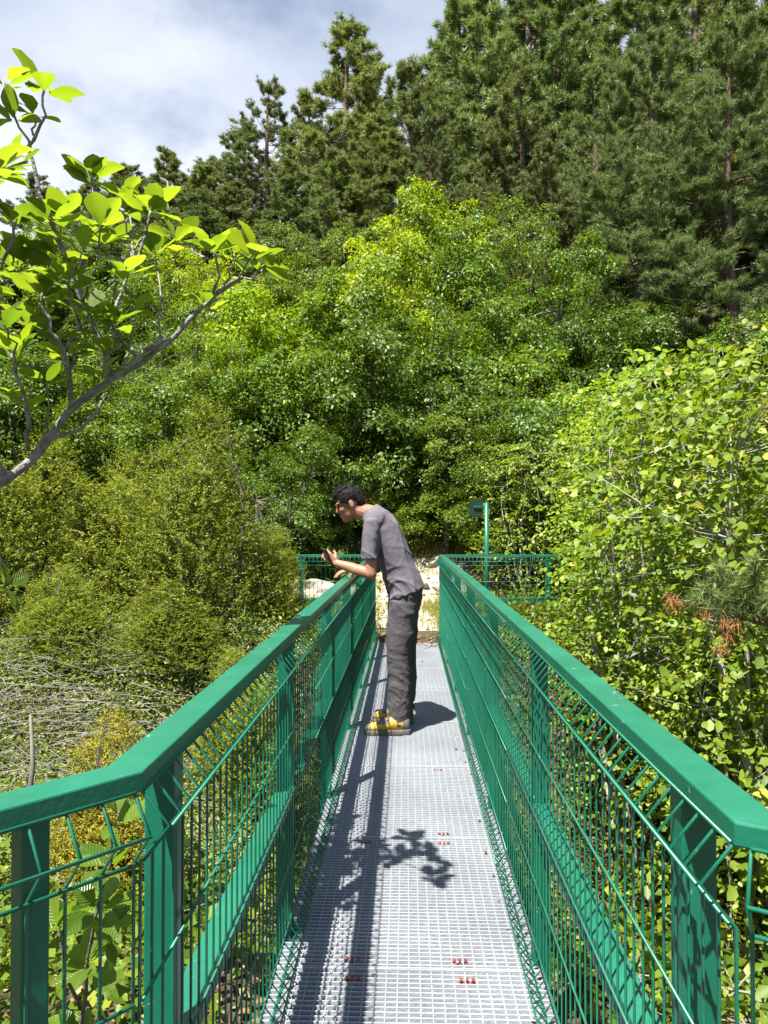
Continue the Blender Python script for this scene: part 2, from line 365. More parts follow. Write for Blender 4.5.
for pth in (pathL, pathR):
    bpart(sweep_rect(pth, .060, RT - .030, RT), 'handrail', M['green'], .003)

def post(x, y, rz=0, z0=-.30, sz=.050):
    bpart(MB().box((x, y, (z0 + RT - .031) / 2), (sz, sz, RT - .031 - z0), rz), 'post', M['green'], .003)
SP = 1.27
postR = [1.11 + SP * k for k in range(7)]; postL = [1.245 + 1.26 * k for k in range(7)]
for y in postR: post(RX + .006, y)
for y in postL: post(LX - .006, y)
wl = lambda t: (LX - t * math.sin(aL), KL - t * math.cos(aL)); wr = lambda t: (RX + t * math.sin(aR), KR - t * math.cos(aR))
post(*wl(.132), -aL, -.3, .036); post(*wl(.9), -aL)
for t in (.85,): post(*wr(t), aR)
for x in (-1.28,): post(x, Y1)
for x in (1.70,): post(x, Y1 + .07)
# middle rail between the posts
def bar(p, q, wd, z0, z1, name='mid_rail'):
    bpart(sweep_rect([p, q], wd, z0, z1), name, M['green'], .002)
for xs, ys in ((RX + .006, postR), (LX - .006, postL)):
    for a, b in zip(ys, ys[1:]):
        bar((xs, a + .026), (xs, b - .026), .052, .44, .50)
bar((RX + .006, KR + .0), (RX + .006, postR[0] - .026), .052, .44, .50)
bar((LX - .006, KL + .0), (LX - .006, postL[0] - .026), .052, .44, .50)
bar((RX + .04, Y1 + .012), (1.95, Y1 + .08), .04, .46, .50); bar((LX - .04, Y1), (-1.25, Y1), .04, .46, .50)

def mesh_panel(p0, p1, side, zb=.0, pitch=.05):
    """welded wire panel with a V fold along its top and its bottom; side: unit vector towards the walkway"""
    p0, p1 = Vector((*p0, 0)), Vector((*p1, 0)); d = p1 - p0; n = max(2, round(d.length / pitch)); s = Vector((*side, 0))
    mb = MB(); prof = [(.995, 0), (.945, .042), (.895, 0), (.115, 0), (.06, .042), (.005, 0)]
    for i in range(n + 1):
        b = p0 + d * (i / n)
        mb.tube([(b.x + s.x * o, b.y + s.y * o, z) for z, o in prof], .0026, 5, False)
    for z, o in prof + [(.70, 0), (.50, 0), (.30, 0)]:
        off = o + (.005 if o == 0 else .004)
        a, b = p0 + s * off, p1 + s * off
        mb.tube([(a.x, a.y, z), (b.x, b.y, z)], .0029, 5, True)
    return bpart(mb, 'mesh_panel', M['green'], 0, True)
MXR, MXL = RX - .025, LX + .025
for x, yk, s in ((MXR, KR - .012, -1), (MXL, KL - .01, 1)):
    cuts = np.linspace(yk, Y1 - .03, 5)
    for a, b in zip(cuts, cuts[1:]): mesh_panel((x, a + .004), (x, b - .004), (s, 0))
nl = (math.cos(aL), -math.sin(aL)); nr = (-math.cos(aR), -math.sin(aR))
q0 = Vector(wl(.0)) + Vector(nl) * .025; q1 = Vector(wl(.93)) + Vector(nl) * .025; mesh_panel(q0, q1, nl, 0, .05)
q0 = Vector(wr(.0)) + Vector(nr) * .025; q1 = Vector(wr(.93)) + Vector(nr) * .025; mesh_panel(q0, q1, nr, 0, .10)
mesh_panel((RX + .03, Y1 - .028), (1.93, Y1 + .045), (0, -1)); mesh_panel((LX - .03, Y1 - .028), (-1.33, Y1 - .028), (0, -1))

# grating deck panels
DX0, DX1 = -.405, .415
joints = [.385 + .965 * k for k in range(9)] + [9.02]
for a, b in zip(joints, joints[1:]):
    mb = MB(); a2, b2 = a + .002, b - .002; n = round((b2 - a2) / .0225); xc = (DX0 + DX1) / 2; wd = DX1 - DX0
    for y in (a2 + .002, b2 - .002): mb.box((xc, y, -.0150), (wd, .004, .034))
    for x in (DX0 - .002, DX1 + .002): mb.box((x, (a2 + b2) / 2, -.0155), (.0035, b2 - a2, .034))
    for i in range(1, n):
        mb.box((xc, a2 + (b2 - a2) * i / n, -.0165), (wd - .003, .0044, .031))
    nx = 24
    for i in range(1, nx):
        mb.box((DX0 + wd * i / nx, (a2 + b2) / 2, -.0105), (.0030, b2 - a2 - .009, .0130))
    dp = bpart(mb, 'deck_panel', M['zinc'])
    for y in [q for q in (a + .05, b - .05) if q < 4.7]:
        for x in [q for q, lim in ((-.178, 3.3), (.170, 4.2)) if y < lim and y > 2]:
            c = MB(); xx = x + random.Random(y * 7 + x).uniform(-.012, .012)
            prof = [(-.024, -.003), (-.016, .002), (-.011, -.008), (-.006, -.008), (0, .002), (.006, -.008), (.011, -.008), (.016, .002), (.024, -.003)]
            for (u0, h0), (u1, h1) in zip(prof, prof[1:]):
                c.add([(xx + u, y + v, h + t) for u, h in ((u0, h0), (u1, h1)) for v in (-.008, .008) for t in (0, .0025)],
                      [(0, 1, 3, 2), (4, 6, 7, 5), (0, 4, 5, 1), (2, 3, 7, 6), (0, 2, 6, 4), (1, 5, 7, 3)])
            bpart(c, 'fixing_clip', M['clip'], 0, False, dp)
for x in (-.33, .34):
    mb = MB(); mb.box((x, 4.7, -.16), (.012, 8.7, .22)); mb.box((x, 4.7, -.041), (.09, 8.7, .012)); mb.box((x, 4.7, -.281), (.09, 8.7, .012))
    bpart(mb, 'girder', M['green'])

# sign post at the far end
sp = tag(empty('signpost', (.99, 9.25, float(terrain(.99, 9.25)))), 'slim green signpost seen from behind at the far right end of the bridge', 'signpost')
zt = 1.66 - sp.location.z
MB().tube([(0, 0, -.1), (0, 0, zt)], .027, 14).build('pole', M['green'], sp, True)
MB().box((-.125, .03, zt - .06), (.17, .012, .22), R(6)).build('sign_plate', M['signback'], sp, bevel=.003)
MB().box((-.06, .012, zt - .045), (.20, .012, .02), R(6)).build('bracket', M['green'], sp)

# ------------------------------------------------------------------ tree and shrub builders
def limb(mb, p0, p1, r0, r1, rng, bend=.12, n=5, sides=6):
    p0, p1 = np.array(p0, float), np.array(p1, float); l = np.linalg.norm(p1 - p0); pts = []; rr = []
    o = rng.normal(0, 1, 3) * l * bend; o[2] = abs(o[2]) * .6
    for i in range(n + 1):
        t = i / n; pts.append(p0 + (p1 - p0) * t + o * math.sin(math.pi * t) * .5 + (rng.normal(0, .012, 3) * l if 0 < i < n else 0)); rr.append(r0 + (r1 - r0) * t ** .8)
    mb.tube(pts, rr, sides); return pts

def broadleaf(seed, H, Rad, nclump, per, leaf, wid=.62, tm=KITE, base=.12, barkm='bark', flat=.45, csize=.26, upright=.55, stems=3, twigs=30):
    """one crown mesh and one trunk mesh, base at the origin"""
    rng = np.random.default_rng(seed)
    u = norm(rng.normal(0, 1, (nclump, 3))); u[:, 2] = np.where(u[:, 2] < -.75, -u[:, 2], u[:, 2])
    r = 1 - (rng.random(nclump) ** 2) * .55 + rng.normal(0, .10, nclump)
    ns_ = 8; ang = rng.random(ns_) * 6.28; sc_ = np.stack([np.cos(ang) * Rad, np.sin(ang) * Rad, np.zeros(ns_)], -1) * rng.uniform(.25, .72, (ns_, 1)); sr = Rad * rng.uniform(.34, .62, ns_)
    sc_[:, 2] = H * rng.uniform(base + .14, .78, ns_); sc_[0] = (rng.normal(0, .1) * Rad, rng.normal(0, .1) * Rad, H * .74); sr[0] = .42 * Rad
    sc_[1, 2] = sc_[2, 2] = H * (base + .18); sr[1:3] = Rad * .62
    which = rng.choice(ns_, nclump, p=sr ** 2 / (sr ** 2).sum())
    Cn = sc_[which] + u * (r * sr[which])[:, None] * np.array([1, 1, .8])
    mx_ = Cn[:, 2].max(); hi = Cn[:, 2] > H * .5
    Cn[hi, 2] = H * .5 + (Cn[hi, 2] - H * .5) * (H * .47) / (mx_ - H * .5)
    Cn[:, 2] = np.maximum(Cn[:, 2], .05 * H)
    cn = norm(u * np.array([1, 1, .8]) * (1 - upright) + np.array([0, 0, 1]) * upright + rng.normal(0, .22, (nclump, 3)))
    k = np.maximum(8, (per * rng.uniform(.5, 1.4, nclump)).astype(int)); idx = np.repeat(np.arange(nclump), k); n = len(idx)
    cs = csize * rng.uniform(.6, 1.35, nclump)
    a = norm(np.cross(cn, rng.normal(0, 1, (nclump, 3)))); b = np.cross(cn, a)
    rad = np.sqrt(rng.random(n)) * 1.15; th = rng.random(n) * 2 * np.pi
    dirs = a[idx] * np.cos(th)[:, None] + b[idx] * np.sin(th)[:, None]
    P = Cn[idx] + dirs * (rad * cs[idx])[:, None] + cn[idx] * (rng.normal(0, flat * .5, n) * cs[idx] - (rad ** 2) * .30 * cs[idx])[:, None]
    Nn = cn[idx] * .9 + dirs * (.35 * rad)[:, None] + rng.normal(0, .48, (n, 3))
    D = dirs + rng.normal(0, .55, (n, 3)) + np.array([0, 0, -.15])
    V, T, rn = leaf_arrays(rng, P, Nn, D, leaf * rng.uniform(.6, 1.25, n), wid, tm)
    crown = np_mesh('crown', V, T, rn)
    mb = MB(); r0 = .018 * H + .012
    for s in range(stems):
        ang = rng.random() * 6.28; top = np.array([math.cos(ang) * Rad * .25, math.sin(ang) * Rad * .25, H * .62]) if stems > 1 else np.array([rng.normal(0, .1), rng.normal(0, .1), H * .75])
        pts = limb(mb, (rng.normal(0, .05) * stems, rng.normal(0, .05) * stems, -.35), top, r0, r0 * .35, rng, .1, 6, 7)
        for j in rng.choice(nclump, min(nclump, twigs // stems), replace=False):
            q = pts[rng.integers(2, len(pts))]; limb(mb, q, Cn[j], r0 * .32, .006, rng, .14, 4, 4)
    return crown, mb.mesh('trunk'), M[barkm]

def pine(seed, H, Rmax, tufts_per=26, needle=.13, nwid=.10, nb=16, bare=.25, whorls=17, dens=1.0):
    rng = np.random.default_rng(seed); mb = MB(); P = []; D = []
    tr = []
    ox, oy = rng.normal(0, .02 * H, 2)
    for i in range(9):
        t = i / 8; tr.append((ox * math.sin(t * 2.2), oy * math.sin(t * 2.6), -.5 + (H * .985 + .5) * t))
    trr = [(.017 * H + .02) * (1 - i / 8) ** .8 + .012 for i in range(9)]; mb.tube(tr, trr, 8)
    tz = np.array([p[2] for p in tr]); txy = np.array([[p[0], p[1]] for p in tr])
    for k in range(whorls):
        f = bare + (1 - bare) * (k + rng.uniform(-.3, .3)) / whorls
        if f > .985: continue
        z = f * H; x0 = np.interp(z, tz, txy[:, 0]); y0 = np.interp(z, tz, txy[:, 1])
        u = (f - bare) / (1 - bare); prof = (1 - u) ** .75 * (.55 + .45 * min(1, u * 4 + .1))
        for j in range(rng.integers(4, 7)):
            if rng.random() > dens: continue
            ang = rng.random() * 6.28; ln = Rmax * prof * rng.uniform(.6, 1.25) + .22
            el = R(-8 + 50 * u) + rng.normal(0, .14)
            d = np.array([math.cos(ang) * math.cos(el), math.sin(ang) * math.cos(el), math.sin(el)])
            p0 = np.array([x0, y0, z]); n = 6; pts = []
            for i in range(n + 1):
                s = i / n; pts.append(p0 + d * ln * s + np.array([0, 0, ln * (.16 * s * s - .07 * math.sin(math.pi * s))]) + (rng.normal(0, .022, 3) * ln if i else 0))
            mb.tube(pts, [max(.005, .013 * ln ** .8 * (1 - .85 * i / n)) for i in range(n + 1)], 4)
            pts = np.array(pts)
            m = max(5, int(tufts_per * (ln / Rmax) ** .8))
            # side shoots
            ns = max(2, int(ln * 3.2)); base_pts = []
            for q in range(ns):
                s = rng.uniform(.3, 1.0); b = pts[0] + 0; fi = s * n; i0 = min(n - 1, int(fi)); b = pts[i0] + (pts[i0 + 1] - pts[i0]) * (fi - i0)
                sd = np.cross(d, [0, 0, 1]) * rng.choice([-1, 1]) + d * rng.uniform(.3, 1.0) + np.array([0, 0, rng.uniform(0, .45)])
                sl = ln * rng.uniform(.16, .40) * (1.15 - .5 * s); e = b + norm(sd) * sl
                if ln > .9: mb.tube([b, (b + e) / 2 + rng.normal(0, .02, 3), e], [.007, .005, .003], 3)
                base_pts.append((b, e))
            base_pts.append((pts[n // 2], pts[n]))
            for q in range(m):
                b, e = base_pts[rng.integers(len(base_pts))]; s = rng.uniform(.25, 1.05)
                P.append(b + (e - b) * s + rng.normal(0, .05, 3)); D.append(norm(norm(e - b) * .8 + np.array([0, 0, .75]) + rng.normal(0, .3, 3)))
    for q in range(10): P.append(np.array([tr[-1][0], tr[-1][1], H * (1 - .05 * rng.random())])); D.append(norm(np.array([0, 0, 1.]) + rng.normal(0, .45, 3)))
    P = np.array(P); D = np.array(D); nt_ = len(P)
    idx = np.repeat(np.arange(nt_), nb); n = len(idx)
    dd = norm(D[idx] + rng.normal(0, .5, (n, 3))); Nn = rng.normal(0, 1, (n, 3))
    V, T, rn = leaf_arrays(rng, P[idx] + rng.normal(0, .025, (n, 3)), Nn, dd, needle * rng.uniform(.7, 1.25, n), nwid, BLADE)
    return np_mesh('crown', V, T, rn), mb.mesh('trunk'), M['pinebark']

def plant(name, var, leafm, loc, label, cat, group=None, scale=1.0, rz=0, zs=1.0, names=('crown', 'trunk')):
    """one tree or shrub: an Empty at its foot with its crown and its trunk"""
    cm, tm_, bm_ = var
    root = tag(empty(name, loc, rz), label, cat, group); root.scale = (scale, scale, scale * zs)
    key = leafm.name
    c = bpy.data.objects.new(names[0], cm); C.objects.link(c); c.parent = root
    if not cm.materials: cm.materials.append(None)
    c.material_slots[0].link = 'OBJECT'; c.material_slots[0].material = leafm
    t = bpy.data.objects.new(names[1], tm_); C.objects.link(t); t.parent = root
    if not tm_.materials: tm_.materials.append(bm_)
    return root

def ground_at(px, d): 
    x = (px - VPX) * d / F; return x, d, float(terrain(x, d))

PN = [pine(11, 10, 2.3, 80, .155, .15, 16, .14, 24), pine(12, 10, 2.7, 84, .155, .15, 16, .16, 21, .92), pine(13, 10, 2.0, 74, .155, .15, 16, .08, 26),
      pine(14, 10, 2.6, 74, .155, .15, 16, .16, 20, .85)]
PBIG = [pine(21, 11, 3.6, 190, .14, .10, 20, .2, 22, .95), pine(22, 11, 3.4, 190, .14, .10, 20, .12, 24)]
BL = [broadleaf(31, 4.5, 2.1, 170, 150, .10, csize=.30), broadleaf(32, 4.5, 2.0, 172, 145, .092, csize=.29), broadleaf(33, 4.5, 2.25, 165, 155, .105, csize=.31), broadleaf(34, 4.5, 1.9, 160, 150, .088, csize=.28), broadleaf(35, 4.5, 2.1, 172, 150, .08, .5, csize=.27)]
def spraybush(seed, H, Rad, ns, nl, leaf, wid, tm, slen, shape, updir, droop, stems, barkm, inner=.3, nup=.9, twig=.3, tlo=.04, leaders=1):
    '''crown of leafy sprays: each spray a short shoot with leaves on both sides of it'''
    rng = np.random.default_rng(seed); t = tlo + (1 - tlo) * rng.random(ns) ** .9; a = rng.random(ns) * 2 * np.pi
    lobe = 1 + .16 * np.sin(3 * a + seed) + .12 * np.sin(5 * a + 9 * t + seed) + .10 * np.sin(2 * a - 13 * t)
    r = Rad * shape(t) * lobe * np.sqrt(inner + (1 - inner) * rng.random(ns)) * np.where(rng.random(ns) < .07, rng.uniform(1.05, 1.4, ns), 1)
    o = np.stack([np.cos(a), np.sin(a), np.zeros(ns)], -1); sl = slen * rng.uniform(.5, 1.6, ns)
    off = np.zeros((ns, 2))
    if leaders > 1:      # several tops growing side by side
        la = rng.random(leaders) * 6.28; lo = np.stack([np.cos(la), np.sin(la)], -1) * Rad * rng.uniform(.30, .62, (leaders, 1)); lh = rng.uniform(.45, .88, leaders); lw = rng.uniform(.40, .62, leaders); lo[0] = 0; lh[0] = 1; lw[0] = .62
        j = rng.choice(leaders, ns, p=lw * lh / (lw * lh).sum()); off = lo[j] * (1 - .35 * t)[:, None]; t = t * lh[j]; r = r * lw[j]
    d = norm(o * (1 - updir) + np.array([0, 0, 1.]) * updir + rng.normal(0, .26, (ns, 3)))
    P0 = o * r[:, None] + np.concatenate([off, np.zeros((ns, 1))], 1) + np.stack([np.zeros(ns), np.zeros(ns), t * (H - slen * updir)], -1) - d * (sl * .45)[:, None]
    k = np.tile(np.arange(nl), ns); i = np.repeat(np.arange(ns), nl); f = (k + .6) / nl
    sd = norm(np.cross(d, np.array([0, 0, 1.]) + rng.normal(0, .3, (ns, 3))))[i] * np.where(k % 2, 1, -1)[:, None]
    P = P0[i] + d[i] * (sl[i] * f)[:, None] + np.array([0, 0, -1.]) * (droop * sl[i] * f * f)[:, None] + rng.normal(0, leaf * .18, (len(i), 3))
    D = d[i] * .55 + sd * (.95 - .75 * f)[:, None] + rng.normal(0, .25, (len(i), 3)) + np.array([0, 0, -droop * .5])
    Nn = np.array([0, 0, 1.]) * nup + o[i] * .25 + rng.normal(0, .42, (len(i), 3))
    V, T, rn = leaf_arrays(rng, P, Nn, D, leaf * rng.uniform(.55, 1.3, len(i)), wid, tm); crown = np_mesh('crown', V, T, rn)
    mb = MB(); sp_ = []
    for q in range(stems):
        an = rng.random() * 6.28; tt = rng.uniform(.6, .95); rr_ = Rad * float(shape(np.array([tt]))[0]) * .55
        sp_.append(np.array(limb(mb, (rng.normal(0, .06), rng.normal(0, .06), -.3), (math.cos(an) * rr_, math.sin(an) * rr_, tt * H), .011 * H, .006, rng, .10, 7, 6)))
    allp = np.concatenate(sp_)
    for q in rng.choice(ns, int(ns * twig), replace=False):
        e = P0[q] + d[q] * sl[q] * .9 - np.array([0, 0, droop * sl[q] * .8]); b = allp[np.argmin(((allp - P0[q]) ** 2).sum(1) + .5 * (allp[:, 2] > P0[q][2]))]
        mb.tube([b, (b + P0[q]) / 2 + rng.normal(0, .03, 3), P0[q], e], [.006, .0045, .0035, .0015], 3, False)
    return crown, mb.mesh('trunk'), M[barkm]
cone = lambda t: (1 - t) ** .55 * (.72 + .28 * np.minimum(1, 5 * t)) + .03
egg = lambda t: np.sqrt(np.maximum(.02, 1 - ((t - .55) / .58) ** 2))
HZ = [spraybush(41 + q, 3.6, 1.2, 660, 9, .068, .84, ROUND, .40, egg, .22, .30, 6, 'palebark', .22, .9, .22, .16) for q in range(3)]
BX = [spraybush(51 + q, 3.2, 1.45, 3000, 26, .034, .5, KITE, .34, cone, .58, .16, 6, 'bark', .30, .6, .06, .02, 8 + q) for q in range(2)]

# pines: (pixel column, distance, pixel row of the tip, variant, width factor, needles, label, group)
PINES = [
 (203, 31, 158, 0, 1.15, 'needle', 'bushy pine on the skyline between the short rounded pine and the low dark pine', None),
 (126, 31.5, 160, 1, 1.1, 'needle', 'bushy pine just below and left of the small pointed pine on the skyline', None),
 (88, 33, 172, 0, 1.1, 'needle', 'small pine on the left skyline behind the twig with the big leaves', None),
 (30, 34, 168, 1, 1.1, 'needle_dark', 'pine on the skyline at the far left, hidden by the foreground leaves', None),
 (190, 29, 190, 1, 1.2, 'needle_dark', 'low spreading pine below the short skyline pines on the left', None),
 (232, 30, 178, 1, 1.1, 'needle', 'low bushy pine below the see-through pine on the left skyline', None),
 (285, 28, 165, 0, 1.1, 'needle_dark', 'dark bushy pine below the blunt skyline pine', None),
 (372, 26, 120, 0, 1.1, 'needle', 'bushy pine at the right foot of the tallest left pine', None),
 (152, 34, 138, 2, 1.0, 'needle', 'small pointed pine low on the left skyline, above the leafy twig', None),
 (118, 36, 168, 0, 1.1, 'needle_dark', 'short pine just left of the small pointed pine on the left skyline', None),
 (186, 35, 172, 0, 1.1, 'needle', 'short rounded pine right of the small pointed pine on the skyline', None),
 (214, 33, 150, 2, 1.2, 'needle_dark', 'low dark pine at the foot of the tall skyline pair on the left', None),
 (268, 31, 78, 3, .95, 'needle_dark', 'see-through pine with spreading limbs on the skyline, its trunk showing between the needles', None),
 (245, 33, 118, 0, 1.0, 'needle_dark', 'pine directly behind and left of the see-through skyline pine', None),
 (306, 32, 98, 1, 1.0, 'needle_dark', 'dark blunt pine between the see-through pine and the tallest left pine', None),
 (352, 29, 16, 0, 1.05, 'needle', 'tall pine with a narrow spire against the pale cloud, tallest of the left half', None),
 (385, 32, 52, 2, 1.1, 'needle', 'pine half hidden behind the narrow spire, on its right', None),
 (330, 25, 150, 1, 1.0, 'needle', 'lower pine in front of the tall narrow spire, above the bright bushes', None),
 (412, 27, 62, 1, 1.0, 'needle', 'dense pine rising behind the yellow green tree, left side', None),
 (455, 29, -6, 1, 1.0, 'needle_fresh', 'round topped pine at the top edge where the sky ends', None),
 (436, 24, 110, 3, .8, 'needle_dark', 'pine with a bare reddish trunk right behind the yellow green tree', None),
]
GP = 'pines crowding the upper right hillside'
LP = 'pine in the dense stand covering the upper right hillside'
for a in [(490, 27, -20, 0, 1.0, 'needle_fresh'), (480, 35, -20, 2, 1.1, 'needle'), (525, 31, -45, 1, 1.0, 'needle'), (520, 23, 60, 3, .95, 'needle'), (560, 26, -30, 0, 1.05, 'needle_fresh'),
          (545, 37, -80, 2, 1.2, 'needle_dark'), (600, 30, -60, 2, 1.1, 'needle'), (590, 22, 70, 1, .9, 'needle'), (635, 25, -30, 0, 1.1, 'needle_fresh'), (660, 33, -90, 1, 1.1, 'needle_dark'),
          (690, 27, -60, 3, 1.0, 'needle'), (725, 31, -90, 2, 1.1, 'needle'), (770, 26, -60, 0, 1.1, 'needle'), (800, 33, -110, 1, 1.1, 'needle'), (815, 24, -40, 0, 1.1, 'needle_fresh'), (860, 27, -60, 2, 1.1, 'needle'),
          (475, 24, 120, 2, .8, 'needle_dark'), (550, 20.5, 130, 1, .7, 'needle')]:
    PINES.append(a + (LP, GP))
rr = random.Random(3)
for (px, d, py, v, wf, nm, lab, grp) in PINES:
    x, y, z = ground_at(px, d); H = CAMZ + (VPY - py) * d / F - z; H = max(H, 3.5)
    s = H / 10; w_ = (1.25 if px < 470 else 1.08) * wf * (1.15 if H < 7 else 1.0)
    o = plant('pine_tree', PN[v], M[nm], (x, y, z), lab, 'pine tree', grp, 1, rr.random() * 6.28)
    o.scale = (s * w_, s * w_, s)
for (px, d, py, v, lab) in [(738, 17, 30, 0, 'large pine with a forked dark trunk at the right edge, above the hazel'), (640, 18.5, 40, 1, 'broad fresh green pine left of the forked pine at the right edge')]:
    x, y, z = ground_at(px, d); H = CAMZ + (VPY - py) * d / F - z
    o = plant('pine_tree', PBIG[v], M['needle_fresh'], (x, y, z), lab, 'pine tree', None, H / 11, 1.3 + v)

# broad-leaved trees and shrubs of the slope
GS = 'broad leaved shrubs on the slope'
SL = 'broad leaved shrub in the green thicket covering the slope'
SHR = [
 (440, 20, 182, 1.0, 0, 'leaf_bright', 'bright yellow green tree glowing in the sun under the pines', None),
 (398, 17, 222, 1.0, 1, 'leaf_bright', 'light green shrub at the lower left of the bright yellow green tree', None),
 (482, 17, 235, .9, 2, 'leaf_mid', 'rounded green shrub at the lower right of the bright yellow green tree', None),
 (335, 15, 268, 1.0, 2, 'leaf_mid', 'fresh green shrub below the tall narrow pine', None),
 (262, 14.5, 285, 1.0, 0, 'leaf_bright', 'sunlit yellow green shrub right of the big-leaved twig tip', None),
 (190, 16, 290, 1.0, 3, 'leaf_mid', SL, GS), (125, 17, 262, 1.1, 1, 'leaf_mid', SL, GS), (60, 18, 250, 1.15, 2, 'leaf_mid', SL, GS), (-5, 17, 235, 1.15, 0, 'leaf_mid', SL, GS), (-70, 17, 235, 1.15, 3, 'leaf_mid', SL, GS),
 (300, 20, 235, 1.1, 3, 'leaf_mid', SL, GS), (240, 22, 225, 1.1, 2, 'leaf_mid', SL, GS), (170, 24, 225, 1.2, 1, 'leaf_mid', SL, GS), (90, 25, 215, 1.3, 0, 'leaf_gloss', SL, GS), (20, 25, 200, 1.3, 2, 'leaf_mid', SL, GS), (370, 22, 220, 1.0, 0, 'leaf_mid', SL, GS),
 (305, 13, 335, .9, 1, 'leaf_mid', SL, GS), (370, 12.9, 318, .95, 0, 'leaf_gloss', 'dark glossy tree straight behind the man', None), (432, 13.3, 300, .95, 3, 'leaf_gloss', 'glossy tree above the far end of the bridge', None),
 (490, 14.5, 290, .95, 1, 'leaf_mid', SL, GS), (545, 16, 235, .9, 3, 'leaf_mid', SL, GS), (600, 15.5, 310, .9, 0, 'leaf_gloss', SL, GS), (545, 13.5, 330, .9, 2, 'leaf_mid', SL, GS), (655, 15, 310, .9, 1, 'leaf_gloss', SL, GS), (720, 14, 320, .9, 2, 'leaf_gloss', SL, GS), (790, 14, 310, 1, 0, 'leaf_mid', SL, GS),
 (240, 12.6, 385, .85, 2, 'leaf_gloss', SL, GS), (170, 12.8, 370, .9, 0, 'leaf_mid', SL, GS), (95, 13, 350, .9, 3, 'leaf_mid', SL, GS), (20, 13, 340, .95, 1, 'leaf_mid', SL, GS), (-60, 13, 340, .95, 2, 'leaf_mid', SL, GS),
 (310, 11.9, 425, .68, 3, 'leaf_gloss', SL, GS), (480, 12.2, 385, .75, 1, 'leaf_gloss', SL, GS), (415, 12.6, 380, .75, 2, 'leaf_gloss', SL, GS), (540, 11.5, 400, .7, 0, 'leaf_gloss', SL, GS), (610, 12, 390, .75, 3, 'leaf_mid', SL, GS), (690, 11.5, 380, .8, 1, 'leaf_mid', SL, GS),
]
SHR += [(350, 12.3, 455, .7, 4, 'leaf_mid', 'low leafy shrub filling the shade right behind the man', None), (440, 12.2, 470, .7, 4, 'leaf_mid', 'low leafy shrub behind the far end of the bridge, above the pale path', None), (275, 11.2, 470, .7, 4, 'leaf_gloss', SL, GS),
 (500, 11.7, 480, .6, 4, 'leaf_mid', SL, GS), (215, 18.5, 250, .9, 4, 'leaf_bright', SL, GS), (520, 18, 215, .9, 4, 'leaf_mid', SL, GS), (575, 17, 262, .9, 4, 'leaf_mid', SL, GS), 
 (225, 13.6, 340, .8, 4, 'leaf_mid', SL, GS), (640, 16.5, 300, .8, 4, 'leaf_mid', SL, GS), (150, 14.3, 325, .8, 4, 'leaf_gloss', SL, GS)]
for (px, d, py, wf, v, nm, lab, grp) in SHR:
    x, y, z = ground_at(px, d); H = max(2.2, CAMZ + (VPY - py) * d / F - z); s = H / 4.5
    o = plant('broadleaf_tree' if d > 12 else 'leafy_shrub', BL[v], M[nm], (x, y, z), lab, 'tree' if d > 12 else 'shrub', grp, 1, rr.random() * 6.28)
    ws = max(.66, min(1.5, (s + wf) / 2)) * .84; o.scale = (ws, ws, s)

# hazels on the right bank
for (px, d, py, v, wf, lab) in [
 (528, 10.6, 440, 0, .55, 'hazel bush just behind the green signpost'), (628, 8.4, 385, 1, .66, 'hazel bush with slanting pale stems right of the signpost'),
 (672, 7.0, 350, 2, .85, 'tall hazel bush with large pale leaves above the right handrail'), (760, 6.6, 328, 0, .9, 'tallest hazel bush at the right edge of the photo'),
 (820, 5.4, 330, 1, 1.0, 'hazel bush cut off by the right edge of the photo'), (628, 6.6, 520, 2, .55, 'low hazel bush close outside the right railing, in front of the taller hazels'),
 (725, 5.6, 600, 1, .5, 'low shaded hazel bush behind the dry pine twig'), (568, 11.0, 430, 1, .6, 'pale hazel bush behind the far right wing of the railing'), (640, 9.6, 400, 0, 1.0, 'yellowish hazel bush filling the gap behind the tall hazels')]:
    x, y, z = ground_at(px, d); H = max(1.2, CAMZ + (VPY - py) * d / F - z); s = H / 3.6
    o = plant('hazel_bush', HZ[v], M['leaf_hazel'], (x, y, z), lab, 'bush', 'hazel bushes on the right bank', 1, rr.random() * 6.28); ws = max(.5, s * .35 + wf * .6); o.scale = (ws, ws, s)

# box bushes on the left bank
for (px, d, py, v, wf, nm, lab) in [
 (205, 8.2, 388, 0, 1.0, 'leaf_box', 'large cone shaped box bush beside the left railing'), (125, 8.6, 440, 1, 1.0, 'leaf_box', 'box bush left of the large cone shaped one'), (45, 8.2, 425, 0, 1.1, 'leaf_box', 'box bush at the left edge under the bare branch'),
 (-30, 7.6, 440, 1, 1.0, 'leaf_box', 'box bush cut off by the left edge of the photo'), (275, 9.0, 520, 1, .62, 'leaf_box', 'low box bush at the right foot of the large cone shaped one'), (168, 7.3, 575, 1, .75, 'leaf_box', 'spreading box bush in front of the large cone shaped one'), (232, 6.4, 640, 0, .55, 'leaf_box', 'low box bush close outside the middle of the left railing'),
 (112, 4.6, 702, 1, .48, 'leaf_yellow', 'small golden yellow box bush by the bend of the left handrail'), (60, 7.2, 560, 1, .7, 'leaf_box', 'low box bush at the top of the dead brush')]:
    x, y, z = ground_at(px, d); H = max(.8, CAMZ + (VPY - py) * d / F - z); s = H / 3.2
    o = plant('box_bush', BX[v], M[nm], (x, y, z), lab, 'bush', 'box bushes on the left bank', 1, rr.random() * 6.28); ws = (s * .45 + wf * .5); o.scale = (ws, ws, s)

